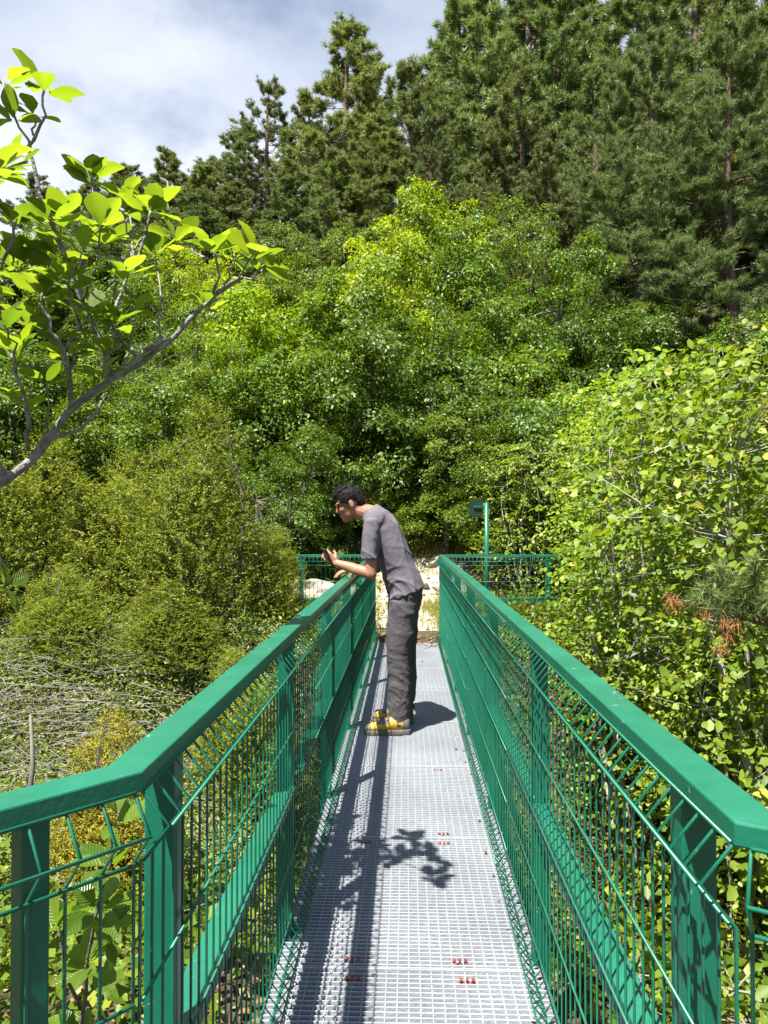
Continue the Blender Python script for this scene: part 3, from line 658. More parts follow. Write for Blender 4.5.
# ------------------------------------------------------------------ ground cover
def scatter_cover(name, seed, n, xr, yr, hmax, leaf, wid, tm, m, keep=None, clump=.25, up=.6):
    rng = np.random.default_rng(seed); nc = n // 40
    cx = rng.uniform(*xr, nc); cy = rng.uniform(*yr, nc)
    if keep is not None: q = keep(cx, cy); cx, cy = cx[q], cy[q]
    hc = hmax * rng.uniform(.15, 1, len(cx)); idx = np.repeat(np.arange(len(cx)), 40); k = len(idx)
    x = cx[idx] + rng.normal(0, clump, k); y = cy[idx] + rng.normal(0, clump, k); z = terrain(x, y) + hc[idx] * rng.random(k) ** .8
    q = ~((np.abs(x) < .56) & ((y < 3.4) | (y > 7.6)) & (y < 9.4))
    x, y, z = x[q], y[q], z[q]; k = len(x)
    Nn = np.array([0, 0, 1.]) * up + rng.normal(0, .55, (k, 3)); D = rng.normal(0, 1, (k, 3))
    V, T, rn = leaf_arrays(rng, np.stack([x, y, z], -1), Nn, D, leaf * rng.uniform(.6, 1.3, k), wid, tm)
    o = link(name, np_mesh(name, V, T, rn), m); return o
banks = lambda x, y: ~((np.abs(x) < .55) & ((y < 3.3) | (y > 7.6)))
offpath = lambda x, y: ~((np.abs(x - .1) < 1.0) & (y > 8.6) & (y < 13)) & ~((np.abs(x) < .9) & (y < 9))
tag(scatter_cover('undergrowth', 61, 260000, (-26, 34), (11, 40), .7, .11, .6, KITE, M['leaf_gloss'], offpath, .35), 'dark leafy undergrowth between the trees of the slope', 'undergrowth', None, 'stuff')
tag(scatter_cover('ground_cover', 62, 130000, (-5, 5), (1.6, 10), .45, .055, .6, KITE, M['leaf_mid'], banks, .16), 'small leafy plants on the ravine banks under the bridge', 'undergrowth', None, 'stuff')
tag(scatter_cover('scrub', 63, 115000, (-5.6, -1.2), (4.2, 8.0), .34, .034, .45, KITE, M['leaf_pale'], None, .14), 'pale dusty green scrub growing through the dead brush', 'scrub', None, 'stuff')
M['litter'] = leafmat('fallen brown leaf', (.06, .035, .016), (.20, .13, .065), (.26, .20, .10), .1, (1, 1, 1), .8, .2, .2)
def litter(name, seed, n, xr, yr, m, lab, zf=None):
    rng = np.random.default_rng(seed); x = rng.uniform(*xr, n); y = rng.uniform(*yr, n); z = (terrain(x, y) if zf is None else np.full(n, zf)) + .012 + .01 * rng.random(n)
    V, T, rn = leaf_arrays(rng, np.stack([x, y, z], -1), np.array([0, 0, 1.]) + rng.normal(0, .3, (n, 3)), rng.normal(0, 1, (n, 3)), rng.uniform(.025, .075, n) * (1 if zf is None else .5), .55, KITE)
    return tag(link(name, np_mesh(name, V, T, rn), m), lab, 'leaf litter', None, 'stuff')
litter('leaf_litter', 71, 45000, (-4.5, 4.5), (-.5, 9), M['litter'], 'brown fallen leaves covering the ground under the bridge')
litter('leaf_crumbs', 72, 34, (.30, .385), (1.6, 5), M['litter'], 'bits of dry leaf caught along the right edge of the deck', -.006)
def grass(seed, n, spots, h, m, name, lab):
    rng = np.random.default_rng(seed); P = []
    for (x, y, rx, ry, k) in spots: P.append(np.stack([rng.normal(x, rx, k), rng.normal(y, ry, k)], -1))
    P = np.concatenate(P); ok = ~((np.abs(P[:, 0]) < .44) & (P[:, 1] < 9.05)); P = P[ok]
    z = terrain(P[:, 0], P[:, 1]); k = len(P); D = np.array([0, 0, 1.]) + rng.normal(0, .35, (k, 3)); Nn = rng.normal(0, 1, (k, 3)); Nn[:, 2] *= .2
    V, T, rn = leaf_arrays(rng, np.concatenate([P, z[:, None]], 1), Nn, D, h * rng.uniform(.5, 1.3, k), .05, BLADE)
    return tag(link(name, np_mesh(name, V, T, rn), m), lab, 'grass', None, 'stuff')
grass(65, 0, [(-.47, 9.3, .05, .15, 250), (.50, 9.35, .05, .2, 500), (.62, 9.9, .12, .35, 1300), (-.66, 10, .12, .5, 1200), (1.6, 9.7, .7, .4, 6500), (-1.3, 9.7, .6, .5, 5000), (.35, 10.2, .12, .12, 260), (-.35, 11.0, .2, .12, 300), (.45, 11.4, .2, .1, 300), (.2, 12.5, .9, .28, 7500)], .19, M['grass'], 'grass', 'yellowish grass tufts at the far end of the bridge')

# dead brush heap: every twig of it is one loose heap
bh = tag(empty('brush_heap', (-2.9, 5.6, float(terrain(-2.9, 5.6)))), 'heap of dead grey twigs lying on the left bank', 'brush heap')
mb = MB(); rng = np.random.default_rng(66); bz = bh.location.z
for i in range(1400):
    x, y = rng.normal(-3.2, .95), rng.normal(6.0, .95)
    if x > -1.35: continue
    a = rng.normal(.3, .8); l = rng.uniform(.12, .30) if i % 3 else rng.uniform(.35, .9); z = float(terrain(x, y)) + rng.uniform(.10, .44)
    d = np.array([math.cos(a), math.sin(a) * .8, rng.normal(0, .18)]); p = np.array([x, y, z]) - np.array(bh.location)
    mb.tube([p - d * l / 2, p + rng.normal(0, .05, 3), p + d * l / 2], [.0038, .003, .001], 4, False)
tag(mb.build('twigs', M['dead'], bh), kind='stuff')
x, y, z = ground_at(28, 4.6)
ds = tag(empty('dead_stem', (x, y, z)), 'upright grey dead stem standing in the brush at the left edge', 'dead stem')
mb = MB(); mb.tube([(0, 0, -.2), (.02, 0, .22), (-.02, .01, .45), (.012, 0, .66), (-.01, 0, .98)], [.024, .02, .019, .014, .007], 7); mb.tube([(0, 0, .3), (.09, .02, .6)], [.009, .003], 5); mb.tube([(0, 0, .15), (-.12, .02, -.02)], [.012, .005], 5)
mb.build('stem', M['dead'], ds, True)

# fallen twigs and litter under the right railing
mb = MB(); rng = np.random.default_rng(67)
for i in range(420):
    x, y = rng.uniform(.7, 2.6), rng.uniform(1.6, 4.2); z = float(terrain(x, y)) + rng.uniform(0, .14); a = rng.random() * 3.14; l = rng.uniform(.15, .6)
    d = np.array([math.cos(a), math.sin(a), rng.normal(0, .2)]); p = np.array([x, y, z]); mb.tube([p - d * l / 2, p + rng.normal(0, .03, 3), p + d * l / 2], [.005, .004, .0015], 4, False)
tag(mb.build('twig_litter', M['dead']), 'dry twigs littering the ground below the right railing', 'twig litter', None, 'stuff')

# loose stones of the path
rng = np.random.default_rng(68); mb = MB()
for i in range(330):
    x, y = rng.uniform(-.9, 1.05), 9.2 + 2.7 * rng.random(); r = rng.uniform(.008, .038) * rng.uniform(.6, 1.2)
    q = Matrix(norm(rng.normal(0, 1, (3, 3))).tolist()); z = float(terrain(x, y)) + .055
    b0 = len(mb.v); mb.ball((x, y, z), (r * rng.uniform(.8, 1.5), r * rng.uniform(.8, 1.5), r * .7), q, 6, 4)
tag(mb.build('rubble', M['rock']), 'loose pale stones strewn over the path beyond the bridge', 'rubble', None, 'stuff')

# rocks of the far bank
for i, (x, y, s, lab) in enumerate([(-.25, 11.6, .15, 'pale boulder in the middle of the path beyond the bridge'), (.50, 11.8, .17, 'pale rounded rock at the back of the path'), (.62, 10.9, .22, 'pale rock on the right side of the path'), (-.65, 10.6, .22, 'pale rock beside the man across the path'), (.12, 11.0, .16, 'small pale rock low on the path'), (-1.3, 10.6, .34, 'pale rock behind the left wing of the railing')]):
    bm = bmesh.new(); bmesh.ops.create_icosphere(bm, subdivisions=3, radius=1); rg = np.random.default_rng(i + 70); ph = rg.random((5, 3)) * 6
    for v in bm.verts:
        n = 1 + sum(.11 * math.sin(v.co.dot(Vector(p)) * 1.1 + k * 1.7) for k, p in enumerate(ph)); v.co = Vector((v.co.x * 1.25 * n, v.co.y * n, v.co.z * .75 * n)) * s
    me = bpy.data.meshes.new('rock'); bm.to_mesh(me); bm.free(); o = link('rock', me, M['rock']); o.location = (x, y, float(terrain(x, y)) + s * .15); o.rotation_euler = (0, 0, i * 1.3); tag(o, lab, 'rock', 'pale rocks at the far end of the bridge')

# ------------------------------------------------------------------ whitebeam branch in the foreground
def bigleaf_arrays(rng, base, d, up, L_, wd):
    d = d / np.linalg.norm(d); up = up - d * up.dot(d); up /= np.linalg.norm(up); b = np.cross(up, d)
    ts = np.array([0, .10, .25, .42, .60, .78, .92, 1.0]); ws = np.array([.03, .16, .36, .48, .50, .40, .20, .015])
    cur = rng.uniform(-.15, .60); fold = rng.uniform(.0, .45); tw = rng.normal(0, .28)
    V = []; vein = []
    for t, w_ in zip(ts, ws):
        for s in (-1, -.5, 0, .5, 1):
            rag = 1 + .07 * math.sin(t * 47 + s) * abs(s)
            p = d * (t * L_ * (1 - .15 * cur * t)) + b * (s * w_ * wd * rag) + up * (abs(s) * w_ * wd * fold * 1.1 - cur * t * t * L_ * .6 + s * tw * w_ * wd + .012 * math.sin(t * 14 + s * 3) * L_ * abs(s))
            V.append(base + p); vein.append(t - abs(s) * w_ * wd / L_ * .9)
    T = []
    for i in range(7):
        for k in range(4): T.append((i * 5 + k, i * 5 + k + 1, i * 5 + 6 + k, i * 5 + 5 + k))
    return V, T, vein

def leafy_branch(name, stems, tips, label, cat, seed, barkm, Lr, tilt=0.0):
    rng = np.random.default_rng(seed); root_p = np.array(stems[0][0][0]); root = tag(empty(name, root_p), label, cat)
    mb = MB()
    for pts, r0, r1 in stems:
        P = [np.array(p) - root_p for p in pts]; Q = []
        for i in range(len(P) - 1):
            for k in range(3): t = k / 3; Q.append(P[i] + (P[i + 1] - P[i]) * t + (rng.normal(0, .004, 3) if (i or k) else 0))
        Q.append(P[-1]); n = len(Q); mb.tube(Q, [(r0 + (r1 - r0) * i / (n - 1)) * rng.uniform(.9, 1.12) for i in range(n)], 8)
    mb.build('branch', M[barkm], root, True)
    V = []; T = []; rn = []; ve = []
    for (tip, dr, k, lo, hi) in tips:
        k = round(k * 1.3); lo *= .78; hi *= .84
        dr = np.array(dr, float); dr /= np.linalg.norm(dr); ph = rng.random() * 6.28
        a = np.cross(dr, [0.3, 1, .2]); a /= np.linalg.norm(a); b = np.cross(dr, a)
        for i in range(k):
            an = ph + i * 2.4 + rng.normal(0, .2); sp_ = rng.uniform(.75, 1.45); rad = a * math.cos(an) + b * math.sin(an)
            d = dr * math.cos(sp_) + rad * math.sin(sp_) + np.array([0, 0, .1]); up = dr * .9 + np.array([0, 0, .5]) - rad * .3 + rng.normal(0, .2, 3)
            L_ = rng.uniform(lo, hi); b0 = np.array(tip) - root_p - dr * rng.uniform(0, .03) + d * .012
            v, t, q = bigleaf_arrays(rng, b0, d, up, L_, L_ * rng.uniform(.50, .66)); o = len(V)
            V += v; T += [tuple(j + o for j in f) for f in t]; rn += [rng.random()] * len(v); ve += q
    me = np_mesh('leaves', V, T, rn); at_ = me.attributes.new('vein', 'FLOAT', 'POINT'); at_.data.foreach_set('value', np.array(ve, np.float32))
    link('leaves', me, M['bigleaf'], root, True); return root

A = lambda px, py, d: np.array(at(px, py, d))
stems = [
 ([np.array([-1.95, 1.75, float(terrain(-1.95, 1.75)) - .2]), np.array([-1.90, 1.78, .35]), np.array([-1.72, 1.84, .95]), A(-160, 560, 1.9)], .055, .022),
 ([A(-160, 560, 1.9), A(-60, 515, 1.95), A(0, 478, 2.0), A(34, 452, 2.03), A(62, 410, 2.06), A(103, 378, 2.1), A(140, 352, 2.14), A(158, 333, 2.16)], .017, .007),
 ([A(103, 378, 2.1), A(125, 366, 2.14), A(160, 345, 2.18), A(200, 305, 2.22), A(212, 292, 2.24), A(236, 278, 2.26), A(250, 262, 2.28)], .010, .003),
 ([A(210, 293, 2.24), A(217, 262, 2.22), A(206, 243, 2.22)], .004, .003),
 ([A(105, 376, 2.1), A(98, 340, 2.1), A(76, 298, 2.08), A(52, 232, 2.05), A(32, 190, 2.03), A(22, 140, 2.02), A(33, 105, 2.0), A(36, 76, 2.0)], .010, .003),
 ([A(22, 140, 2.02), A(5, 105, 2.0), A(-6, 70, 1.98)], .004, .003), ([A(24, 125, 2.02), A(27, 108, 2.03), A(24, 102, 2.03)], .003, .002),
 ([A(74, 292, 2.08), A(80, 230, 2.12), A(92, 190, 2.14), A(86, 172, 2.14)], .006, .003),
 ([A(100, 330, 2.1), A(118, 285, 2.12), A(138, 232, 2.14), A(146, 205, 2.15)], .006, .003),
 ([A(66, 405, 2.06), A(64, 368, 2.0), A(50, 335, 1.96), A(36, 305, 1.94), A(34, 288, 1.93)], .008, .003),
 ([A(60, 345, 1.98), A(76, 325, 1.98), A(84, 308, 1.98)], .005, .003),
 ([A(22, 448, 2.02), A(20, 412, 1.95), A(8, 370, 1.9), A(4, 350, 1.9)], .007, .003), ([A(135, 356, 2.14), A(112, 328, 2.05), A(108, 322, 2.05)], .004, .003),
 ([A(40, 440, 2.03), A(75, 428, 2.1), A(98, 400, 2.15), A(100, 392, 2.15)], .006, .003),
 ([A(0, 478, 2.0), A(-40, 420, 1.95), A(-50, 340, 1.9), A(-20, 280, 1.95), A(0, 240, 2.0), A(6, 212, 2.0)], .010, .003),
 ([A(-50, 340, 1.9), A(-70, 260, 1.9), A(-40, 190, 1.92), A(-15, 165, 1.95)], .007, .003),
 ([A(-20, 500, 1.97), A(-10, 540, 2.1), A(2, 585, 2.2)], .005, .003)]
tips = [(A(36, 74, 2.0), (.1, 0, 1), 5, .10, .125), (A(25, 100, 2.03), (.1, -.1, 1), 3, .08, .11), (A(-6, 70, 1.98), (-.2, 0, 1), 5, .09, .12), (A(2, 108, 2.0), (-.3, 0, .6), 3, .08, .10),
 (A(86, 170, 2.14), (0, 0, 1), 7, .09, .125), (A(60, 205, 2.06), (-.2, -.1, 1), 5, .09, .12), (A(146, 203, 2.15), (.2, 0, 1), 7, .10, .13), (A(206, 241, 2.22), (0, 0, 1), 7, .09, .12), (A(252, 260, 2.28), (.7, 0, .8), 8, .085, .115),
 (A(120, 268, 2.12), (.2, -.2, 1), 6, .09, .12), (A(108, 320, 2.05), (.1, -.2, 1), 5, .08, .11), (A(84, 306, 1.98), (.2, -.1, 1), 6, .09, .12), (A(34, 286, 1.93), (0, 0, 1), 8, .09, .12), (A(4, 348, 1.9), (-.1, 0, 1), 8, .09, .12),
 (A(6, 210, 2.0), (.1, 0, 1), 7, .10, .13), (A(-15, 163, 1.95), (.1, 0, 1), 8, .10, .13), (A(48, 330, 1.96), (-.2, -.3, .8), 5, .08, .11), (A(22, 405, 1.95), (.2, -.2, .8), 5, .08, .10), (A(2, 586, 2.2), (.6, 0, .2), 4, .07, .095), (A(-25, 290, 1.95), (.3, 0, .8), 8, .09, .12), (A(55, 245, 2.06), (.3, -.2, .8), 5, .09, .12), (A(205, 300, 2.22), (.1, -.2, .6), 3, .08, .1), (A(-50, 390, 1.92), (.3, 0, 1), 7, .09, .12),
 (A(252, 250, 2.06), (.4, 0, 1), 7, .09, .12), (A(232, 250, 2.38), (.2, 0, 1), 6, .09, .12), (A(262, 262, 2.18), (.6, 0, .8), 6, .09, .12), (A(-12, 150, 1.62), (0, 0, 1), 7, .1, .13), (A(95, 215, 1.85), (0, 0, 1), 5, .1, .12), (A(120, 190, 2.4), (0, 0, 1), 5, .1, .12), (A(150, 245, 2.55), (0, 0, 1), 5, .1, .13), (A(42, 212, 1.78), (0, 0, 1), 5, .09, .12), (A(70, 300, 2.2), (.2, .1, 1), 5, .09, .12), (A(40, 375, 1.95), (.1, -.1, 1), 5, .08, .11), (A(100, 232, 2.3), (.2, 0, 1), 7, .09, .12), (A(130, 300, 2.25), (.3, 0, .8), 5, .08, .11), (A(58, 275, 1.9), (0, -.1, 1), 6, .09, .12), (A(20, 255, 2.1), (0, .1, 1), 7, .1, .13), (A(60, 350, 2.25), (.2, .2, 1), 6, .09, .12), (A(95, 372, 2.0), (.1, -.2, .9), 5, .08, .11), (A(172, 232, 2.3), (.3, .1, 1), 5, .09, .12), (A(20, 318, 2.15), (0, .1, 1), 6, .09, .12), (A(10, 395, 2.1), (.1, 0, .8), 5, .08, .1), (A(118, 205, 2.2), (0, 0, 1), 5, .09, .12)]
for (tx, ty, td), (sx, sy, sd) in zip([(252, 250, 2.06), (232, 250, 2.38), (262, 262, 2.18), (-12, 150, 1.62), (95, 215, 1.85), (120, 190, 2.4), (150, 245, 2.55), (42, 212, 1.78), (70, 300, 2.2), (40, 375, 1.95), (100, 232, 2.3), (130, 300, 2.25), (58, 275, 1.9), (20, 255, 2.1), (60, 350, 2.25), (95, 372, 2.0), (172, 232, 2.3), (20, 318, 2.15), (10, 395, 2.1), (118, 205, 2.2)],
        [(214, 290, 2.24), (214, 290, 2.24), (236, 278, 2.26), (-60, 240, 1.9), (76, 298, 2.08), (128, 255, 2.13), (160, 345, 2.18), (52, 232, 2.05), (64, 368, 2.0), (34, 452, 2.03), (112, 300, 2.11), (118, 368, 2.13), (76, 298, 2.08), (-20, 280, 1.95), (64, 405, 2.06), (103, 378, 2.1), (206, 255, 2.22), (50, 335, 1.96), (20, 412, 1.95), (128, 255, 2.13)]):
    stems.append(([A(sx, sy, sd), (A(sx, sy, sd) + A(tx, ty, td)) / 2 + np.array([.01, 0, -.015]), A(tx, ty, td)], .004, .002))
rg = np.random.default_rng(17)
for i in range(7):
    tip = np.array([rg.uniform(-1.35, -.74), rg.uniform(1.75, 2.5), rg.uniform(1.75, 2.36)])
    if tip[0] / tip[1] > -.36: continue
    j = min(range(1, 17), key=lambda q: min(np.linalg.norm(np.array(p) - tip) for p in stems[q][0][-3:])); b0 = np.array(stems[j][0][-2])
    stems.append(([b0, (b0 + tip) / 2 + rg.normal(0, .02, 3), tip], .0035, .002)); tips.append((tip, (rg.normal(0, .25), rg.normal(0, .25), 1), 4, .085, .12))
leafy_branch('whitebeam_branch', stems, tips, 'grey branch with large bright oval leaves reaching in from the left edge', 'branch', 81, 'branchbark', None)
st2 = [([A(60, 1200, 1.75), A(75, 1060, 1.7), A(88, 960, 1.66), A(108, 860, 1.62), A(118, 812, 1.6)], .006, .002), ([A(80, 1010, 1.68), A(60, 960, 1.66), A(56, 930, 1.66)], .004, .002), ([A(92, 940, 1.65), A(112, 930, 1.66)], .003, .002)]
tp2 = [(A(118, 815, 1.6), (.2, 0, 1), 5, .07, .095), (A(108, 865, 1.62), (-.3, -.3, .8), 5, .07, .10), (A(98, 905, 1.63), (.2, -.4, .7), 5, .08, .10), (A(56, 930, 1.66), (-.3, -.3, .8), 5, .08, .10), (A(88, 965, 1.66), (0, -.4, .6), 6, .08, .10), (A(112, 930, 1.66), (.6, -.2, .5), 4, .07, .09), (A(76, 1040, 1.7), (.1, -.3, .8), 7, .08, .10)]
leafy_branch('whitebeam_shoot', st2, tp2, 'young shoot with large bright leaves behind the left wing of the railing', 'shoot', 82, 'bark', None)

# pine twig with dry brown needles hanging in on the right
root = tag(empty('pine_branch', at(800, 640, 3.6)), 'low pine branch with green needle tufts and some dry brown ones at the right edge', 'branch')
rp = np.array(root.location); mb = MB(); rng = np.random.default_rng(90)
ps = [A(840, 650, 3.5), A(790, 632, 3.55), A(740, 618, 3.6), A(690, 606, 3.62)]; mb.tube([p - rp for p in ps], [.016, .012, .008, .003], 6)
tk = [np.array([2.75, 3.4, float(terrain(2.75, 3.4)) - .2]), np.array([2.72, 3.42, .2]), np.array([2.70, 3.44, 1.0]), np.array([2.74, 3.45, 1.9])]; mb.tube([p - rp for p in tk], [.05, .042, .032, .012], 8); mb.tube([tk[2] - rp - np.array([0, 0, .25]), ps[0] - rp], [.022, .016], 6)
def tufts(spots, n, ln, dvec, spread):
    P = []; D = []
    for s in spots:
        for k in range(n): P.append(s - rp + rng.normal(0, .012, 3)); D.append(np.array(dvec) + rng.normal(0, spread, 3))
    return leaf_arrays(rng, np.array(P), rng.normal(0, 1, (len(P), 3)), np.array(D), ln * rng.uniform(.7, 1.2, len(P)), .055, BLADE)
sg = []; 
for (px, py, d) in [(760, 600, 3.5), (735, 585, 3.55), (700, 588, 3.6), (775, 575, 3.45), (750, 560, 3.5), (715, 568, 3.6), (780, 610, 3.4), (690, 600, 3.6)]:
    q = A(px, py, d); b = ps[1] + (ps[2] - ps[1]) * rng.random(); mb.tube([b - rp, (b + q) / 2 - rp + rng.normal(0, .01, 3), q - rp], [.005, .004, .002], 4); v = norm(q - b)
    for t in (.4, .55, .7, .85, 1.0): sg.append(b + (q - b) * t)
mb.build('twig', M['pinebark'], root, True)
V, T, rn = tufts(sg, 110, .07, (-.5, 0, .45), .65); link('needles', np_mesh('needles', V, T, rn), M['needle_fresh'], root)
sd = [A(x, y, 3.58) for x, y in [(718, 618), (722, 632), (716, 645), (730, 622), (700, 610), (668, 596), (672, 602)]]
V, T, rn = tufts(sd, 60, .07, (-.1, 0, -1), .35); link('dry_needles', np_mesh('dry_needles', V, T, rn), M['needle_dead'], root)

# ------------------------------------------------------------------ the man leaning on the left handrail
BD = 5.02; S = BD / F
def m2(px, py, y=0.0): return Vector(((px - VPX) * S, BD + y, CAMZ - (py - VPY) * S))
def remesh(mb, name, vox, m, parent, smooth_it=4, disp=None, seed=0):
    o = link(name, mb.mesh(name), m, parent)
    r = o.modifiers.new('remesh', 'REMESH'); r.mode = 'VOXEL'; r.voxel_size = vox
    s = o.modifiers.new('smooth', 'SMOOTH'); s.iterations = smooth_it; s.factor = .5
    dg = bpy.context.evaluated_depsgraph_get(); me = bpy.data.meshes.new_from_object(o.evaluated_get(dg)); old = o.data
    o.modifiers.clear(); o.data = me; bpy.data.meshes.remove(old)
    if not me.materials: me.materials.append(m)
    if disp:
        n = len(me.vertices); co = np.empty(n * 3, np.float32); me.vertices.foreach_get('co', co); co = co.reshape(-1, 3)
        no = np.empty(n * 3, np.float32); me.vertices.foreach_get('normal', no); no = no.reshape(-1, 3)
        co += no * disp(co, no)[:, None]; me.vertices.foreach_set('co', co.ravel()); me.update()
    me.polygons.foreach_set('use_smooth', [True] * len(me.polygons)); return o

def side_loft(mb, rings, y, n=18):
    """rings: (px, py, half depth in the picture plane, half width along the bridge)"""
    C_ = [m2(px, py, y + (r[2] if len(r) > 2 else 0)) for px, py, *r_ in [(a[0], a[1]) for a in rings] for r in [()]]
    out = []
    for i, a in enumerate(rings):
        t = (C_[min(i + 1, len(C_) - 1)] - C_[max(i - 1, 0)]); t = Vector((t.x, 0, t.z)).normalized(); u = Vector((t.z, 0, -t.x))
        out.append((C_[i], u * a[2], Vector((0, 1, 0)) * a[3]))
    mb.loft(out, n)

man = tag(empty('person', (-.05, BD, 0)), 'person in grey t-shirt and dark trousers leaning on the left handrail, holding a phone', 'person')
inv = Matrix.Translation((.05, -BD, 0))
def manpart(o):
    o.data.transform(inv); return o
# head frame: face towards -x, tilted down
HP = m2(350, 504); HM = Matrix.Rotation(R(-21), 3, 'Y') @ Matrix.Scale(.94, 3)
def h(x, y, z): return HP + HM @ Vector((x, y, z))
b = MB()
b.ball(h(.008, 0, .030), (.096, .076, .098), HM); b.ball(h(-.030, 0, -.045), (.060, .056, .075), HM); b.ball(h(-.068, 0, -.092), (.026, .030, .022), HM)
b.ball(h(-.02, 0, -.065), (.062, .055, .040), HM)
b.cap(h(-.088, 0, .016), .011, h(-.104, 0, -.020), .0135); b.ball(h(-.097, .011, -.024), .009); b.ball(h(-.097, -.011, -.024), .009)
b.ball(h(-.082, .032, .030), (.014, .026, .010), HM); b.ball(h(-.082, -.032, .030), (.014, .026, .010), HM)
b.ball(h(-.090, 0, -.055), (.013, .024, .007), HM); b.ball(h(-.088, 0, -.068), (.012, .021, .007), HM)
for s in (-1, 1):
    b.ball(h(.014, s * .078, -.008), (.019, .009, .032), HM); b.ball(h(-.058, s * .042, -.02), (.028, .02, .022), HM)
nk = m2(371, 514)
b.cap(h(.022, 0, -.055), .056, nk, .062)
b.cap(nk, .062, m2(379, 530), .10)
# near arm with the phone, far arm on the rail
sN, eN, wN = m2(372.5, 527, -.160), m2(372, 572, -.17), m2(338.5, 562.5, -.12)
b.cap(m2(380, 530, -.05), .07, sN, .043); b.cap(sN, .043, eN, .040); b.cap(eN, .041, (eN + wN) / 2 + Vector((0, 0, -.003)), .037); b.cap((eN + wN) / 2, .037, wN, .026)
def hand(b, wr, d, nrm, curl, s=1.0, thumb=1):
    """palm, four bent fingers of different length and a thumb; d: towards the finger tips, nrm: out of the palm"""
    d = Vector(d).normalized(); nrm = Vector(nrm); nrm = (nrm - d * nrm.dot(d)).normalized(); sd = d.cross(nrm)
    for k in (-1.1, -.35, .35, 1.1): b.cap(wr + sd * k * .010, .017 * s, wr + d * .085 * s + sd * k * .024, .0115 * s)
    for k, ln in ((-1.15, .072), (-.38, .084), (.38, .090), (1.15, .080)):
        p = wr + d * .088 * s + sd * k * .026 * s; dd = d.copy()
        for j, fr in enumerate((.45, .32, .25)):
            ang = curl * (j + .6); dd = (d * math.cos(ang) + nrm * math.sin(ang)).normalized(); q = p + dd * ln * fr * s; b.cap(p, (.0100 - .001 * j) * s, q, (.0092 - .001 * j) * s, 10); p = q
    p = wr + d * .028 * s + sd * thumb * .026 * s; q = p + (d * .6 + sd * thumb * .55 + nrm * .5).normalized() * .040 * s; b.cap(p, .0145 * s, q, .0115 * s); b.cap(q, .0112 * s, q + (d * .8 + nrm * .75 - sd * thumb * .1).normalized() * .034 * s, .009 * s)
hand(b, wN, (-.80, .05, .60), (.15, 1, .1), .85, .90, -1)
sF, eF = m2(377, 522, .165), Vector((-.215, BD + .20, 1.075)); wF = Vector((-.345, BD + .12, 1.068))
b.cap(m2(380, 530, .05), .07, sF, .043); b.cap(sF, .043, eF, .040); b.cap(eF, .040, wF, .027)
hand(b, wF, (-1, -.35, -.10), (0, 0, -1), .32, 1.0, 1)
body = remesh(b, 'body', .0045, M['skin'], man, 3)
# eyes, brows and lips as small coloured facets on the same mesh
bm = bmesh.new(); bm.from_mesh(body.data); body.data.materials.append(M['hair'])
def dab(c, rad):
    v = bmesh.ops.create_icosphere(bm, subdivisions=2, radius=1, matrix=Matrix.Translation(c) @ HM.to_4x4() @ Matrix.Diagonal((*rad, 1)))['verts']
    for f in {f for q in v for f in q.link_faces}: f.material_index = 1; f.smooth = True
for s in (-1, 1):
    dab(h(-.083, s * .034, .010), (.006, .009, .0035)); dab(h(-.093, s * .034, .036), (.004, .018, .003))
bm.to_mesh(body.data); bm.free(); manpart(body)
b = MB()
b.ball(h(.016, 0, .046), (.098, .080, .090), HM); b.ball(h(-.052, 0, .092), (.046, .056, .028), HM); b.ball(h(.065, 0, .01), (.052, .066, .072), HM)
b.ball(h(.0, 0, .114), (.07, .06, .030), HM)
for s in (-1, 1): b.ball(h(.0, s * .066, .055), (.060, .020, .050), HM); b.ball(h(-.005, s * .072, .02), (.014, .010, .032), HM)
rng = np.random.default_rng(5)
for i in range(60):
    u = norm(rng.normal(0, 1, 3)); 
    if u[2] < .05 and u[0] < .35: continue
    p = h(.018 + u[0] * .095, u[1] * .078, .055 + u[2] * .092); q = p + HM @ Vector((u[0] * .012 - .026, u[1] * .012, u[2] * .006 - .002)); b.cap(p, .0055, q, .0025, 6)
hair = remesh(b, 'hair', .004, M['hair'], man, 2)
me = hair.data; n = len(me.vertices); co = np.empty(n * 3, np.float32); me.vertices.foreach_get('co', co); co = co.reshape(-1, 3); no = np.empty(n * 3, np.float32); me.vertices.foreach_get('normal', no); no = no.reshape(-1, 3)
pick = rng.choice(n, 3200); fw = np.array(HM @ Vector((-.9, 0, -.25)))
V, T, _ = leaf_arrays(rng, co[pick] - no[pick] * .003, rng.normal(0, 1, (3200, 3)), no[pick] * .75 + fw * .7 + rng.normal(0, .4, (3200, 3)), rng.uniform(.012, .034, 3200), .10, BLADE)
bm = bmesh.new(); bm.from_mesh(me); vs = [bm.verts.new(p) for p in V]
for f in T: bm.faces.new([vs[i] for i in f])
bm.to_mesh(me); bm.free(); manpart(hair)

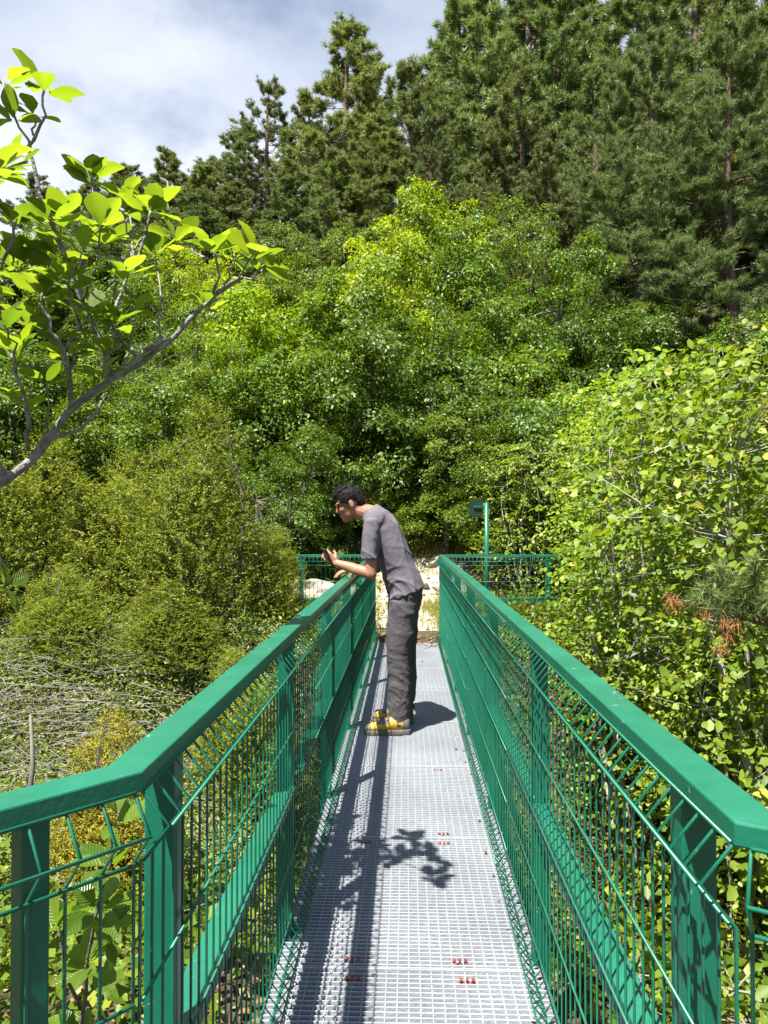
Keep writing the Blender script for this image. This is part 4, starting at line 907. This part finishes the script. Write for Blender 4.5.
def folds(fr, amp, seed, dirv, z0=None, z1=None):
    """soft ridged creases running roughly across dirv"""
    rg = np.random.default_rng(seed); K = norm(rg.normal(0, 1, (6, 3)) * .55 + np.array(dirv)) * rg.uniform(.6, 1.5, (6, 1)) * fr; ph = rg.random(6) * 6.28
    def f(co, no):
        w_ = np.sin(co @ np.array([9., 7., 11.]) + ph[0]) + .7 * np.sin(co @ np.array([-15., 12., 8.]) + ph[1])
        msk = .35 + .65 * (.5 + .5 * np.sin(co @ np.array([5., 9., 13.]) + ph[2]))
        s = sum((1 - np.abs(np.sin(.5 * (co @ K[i]) + ph[i] + w_ * .9))) ** 2.2 for i in range(6)) / 6
        return (amp * msk * (s - .25) * 4).astype(np.float32)
    return f
b = MB()
side_loft(b, [(408, 593, .128, .178), (404, 583, .128, .176), (398, 567, .116, .166), (391, 548, .120, .174), (383, 530, .120, .188), (376, 518, .094, .168), (371, 511, .070, .100), (369.5, 508, .060, .064)], 0, 22)
side_loft(b, [(374, 519, .048, .05), (372.5, 530, .058, .058), (371.5, 545, .060, .060), (371, 558.5, .058, .060)], -.172)
side_loft(b, [(378, 516, .055, .055), (376, 530, .064, .062), (372, 545, .064, .064), (370, 556, .060, .062)], .175)
b.ball(m2(375, 520.5, -.135), (.076, .076, .066)); b.ball(m2(378, 519, .13), (.075, .07, .065))
manpart(remesh(b, 'shirt', .006, M['shirt'], man, 14, folds(44, .0105, 8, (.75, .3, .7))))
b = MB()
side_loft(b, [(406, 584, .110, .160), (405.5, 596, .116, .165), (403, 612, .108, .160), (402, 622, .09, .14)], 0, 20)
side_loft(b, [(404, 600, .100, .085), (400, 630, .094, .088), (398.5, 652, .080, .076), (400, 680, .078, .074), (399.5, 704, .078, .072), (399, 720, .070, .066)], -.085)
side_loft(b, [(405, 600, .100, .085), (404.5, 630, .092, .088), (404.5, 652, .078, .076), (406, 680, .076, .074), (404, 702, .078, .072), (402, 717, .076, .066)], .10)
fl, cuff = folds(40, .0072, 9, (.8, .3, .75)), folds(75, .009, 12, (.25, .1, 1))
manpart(remesh(b, 'trousers', .006, M['trouser'], man, 7, lambda co, no: fl(co, no) + cuff(co, no) * np.clip((.28 - co[:, 2]) / .14, 0, 1)))
def shoe(x, y, rz):
    """toe towards -x; the empty's own frame"""
    Mr = Matrix.Rotation(rz, 3, 'Z'); T = lambda u, v, w_: Vector((x, y, 0)) + Mr @ Vector((u, v, w_))
    prof = [(-.188, .018, .045), (-.178, .034, .056), (-.15, .044, .066), (-.11, .048, .078), (-.06, .045, .098), (-.01, .040, .115), (.04, .037, .118), (.085, .034, .108), (.10, .022, .095)]
    b = MB(); n = 14; rings = []
    for u, hw, ht in prof: rings.append((T(u, 0, .026 + (ht - .026) * .5), Mr @ Vector((0, hw, 0)), Vector((0, 0, (ht - .026) * .5 + .006))))
    b.loft(rings, n); up = remesh(b, 'shoe', .005, M['yellow'], man, 2); manpart(up); up.data.materials.append(M['sole'])
    for p in up.data.polygons:
        u = p.center.x - (x + .05)
        if u > .055 or (p.center.z > .070 and -.115 < u < -.03) or (u < -.155): p.material_index = 1
    b = MB(); pts = [(-.195, 0), (-.185, .028), (-.15, .046), (-.10, .051), (-.03, .043), (.05, .041), (.095, .034), (.108, .015)]; ol = pts + [(u, -v) for u, v in reversed(pts[1:])]; n = len(ol)
    V = [T(u * 1.0, v, .003) for u, v in ol] + [T(u * 1.02, v * 1.05, .020) for u, v in ol] + [T(u * 1.02, v * 1.02, .033) for u, v in ol]
    b.add(V, [tuple(range(n - 1, -1, -1)), tuple(2 * n + k for k in range(n))] + [(r * n + k, r * n + (k + 1) % n, (r + 1) * n + (k + 1) % n, (r + 1) * n + k) for r in (0, 1) for k in range(n)])
    o = b.build('sole', M['sole'], up); manpart(o)
    b = MB()
    for i in range(5):
        u = -.10 + i * .022; z = .083 + i * .010; b.tube([T(u, -.026, z - .014), T(u + .004, 0, z + .006), T(u, .026, z - .014)], .0035, 5)
    manpart(b.build('lace', M['lace'], up, True))
shoe(-.085, BD - .115, R(4)); shoe(-.06, BD + .155, R(-8))
pc = wN + Vector((-.62, .05, .80)).normalized() * .085 + Vector((.02, .028, .012))
ph = MB(); ph.box((0, 0, 0), (.010, .068, .128)); po = ph.build('phone', M['phone'], None, bevel=.003); po.location = m2(329.5, 556, -.135); po.rotation_euler = (R(8), R(-30), R(30))
tag(po, 'dark phone held in the near hand of the person', 'phone')
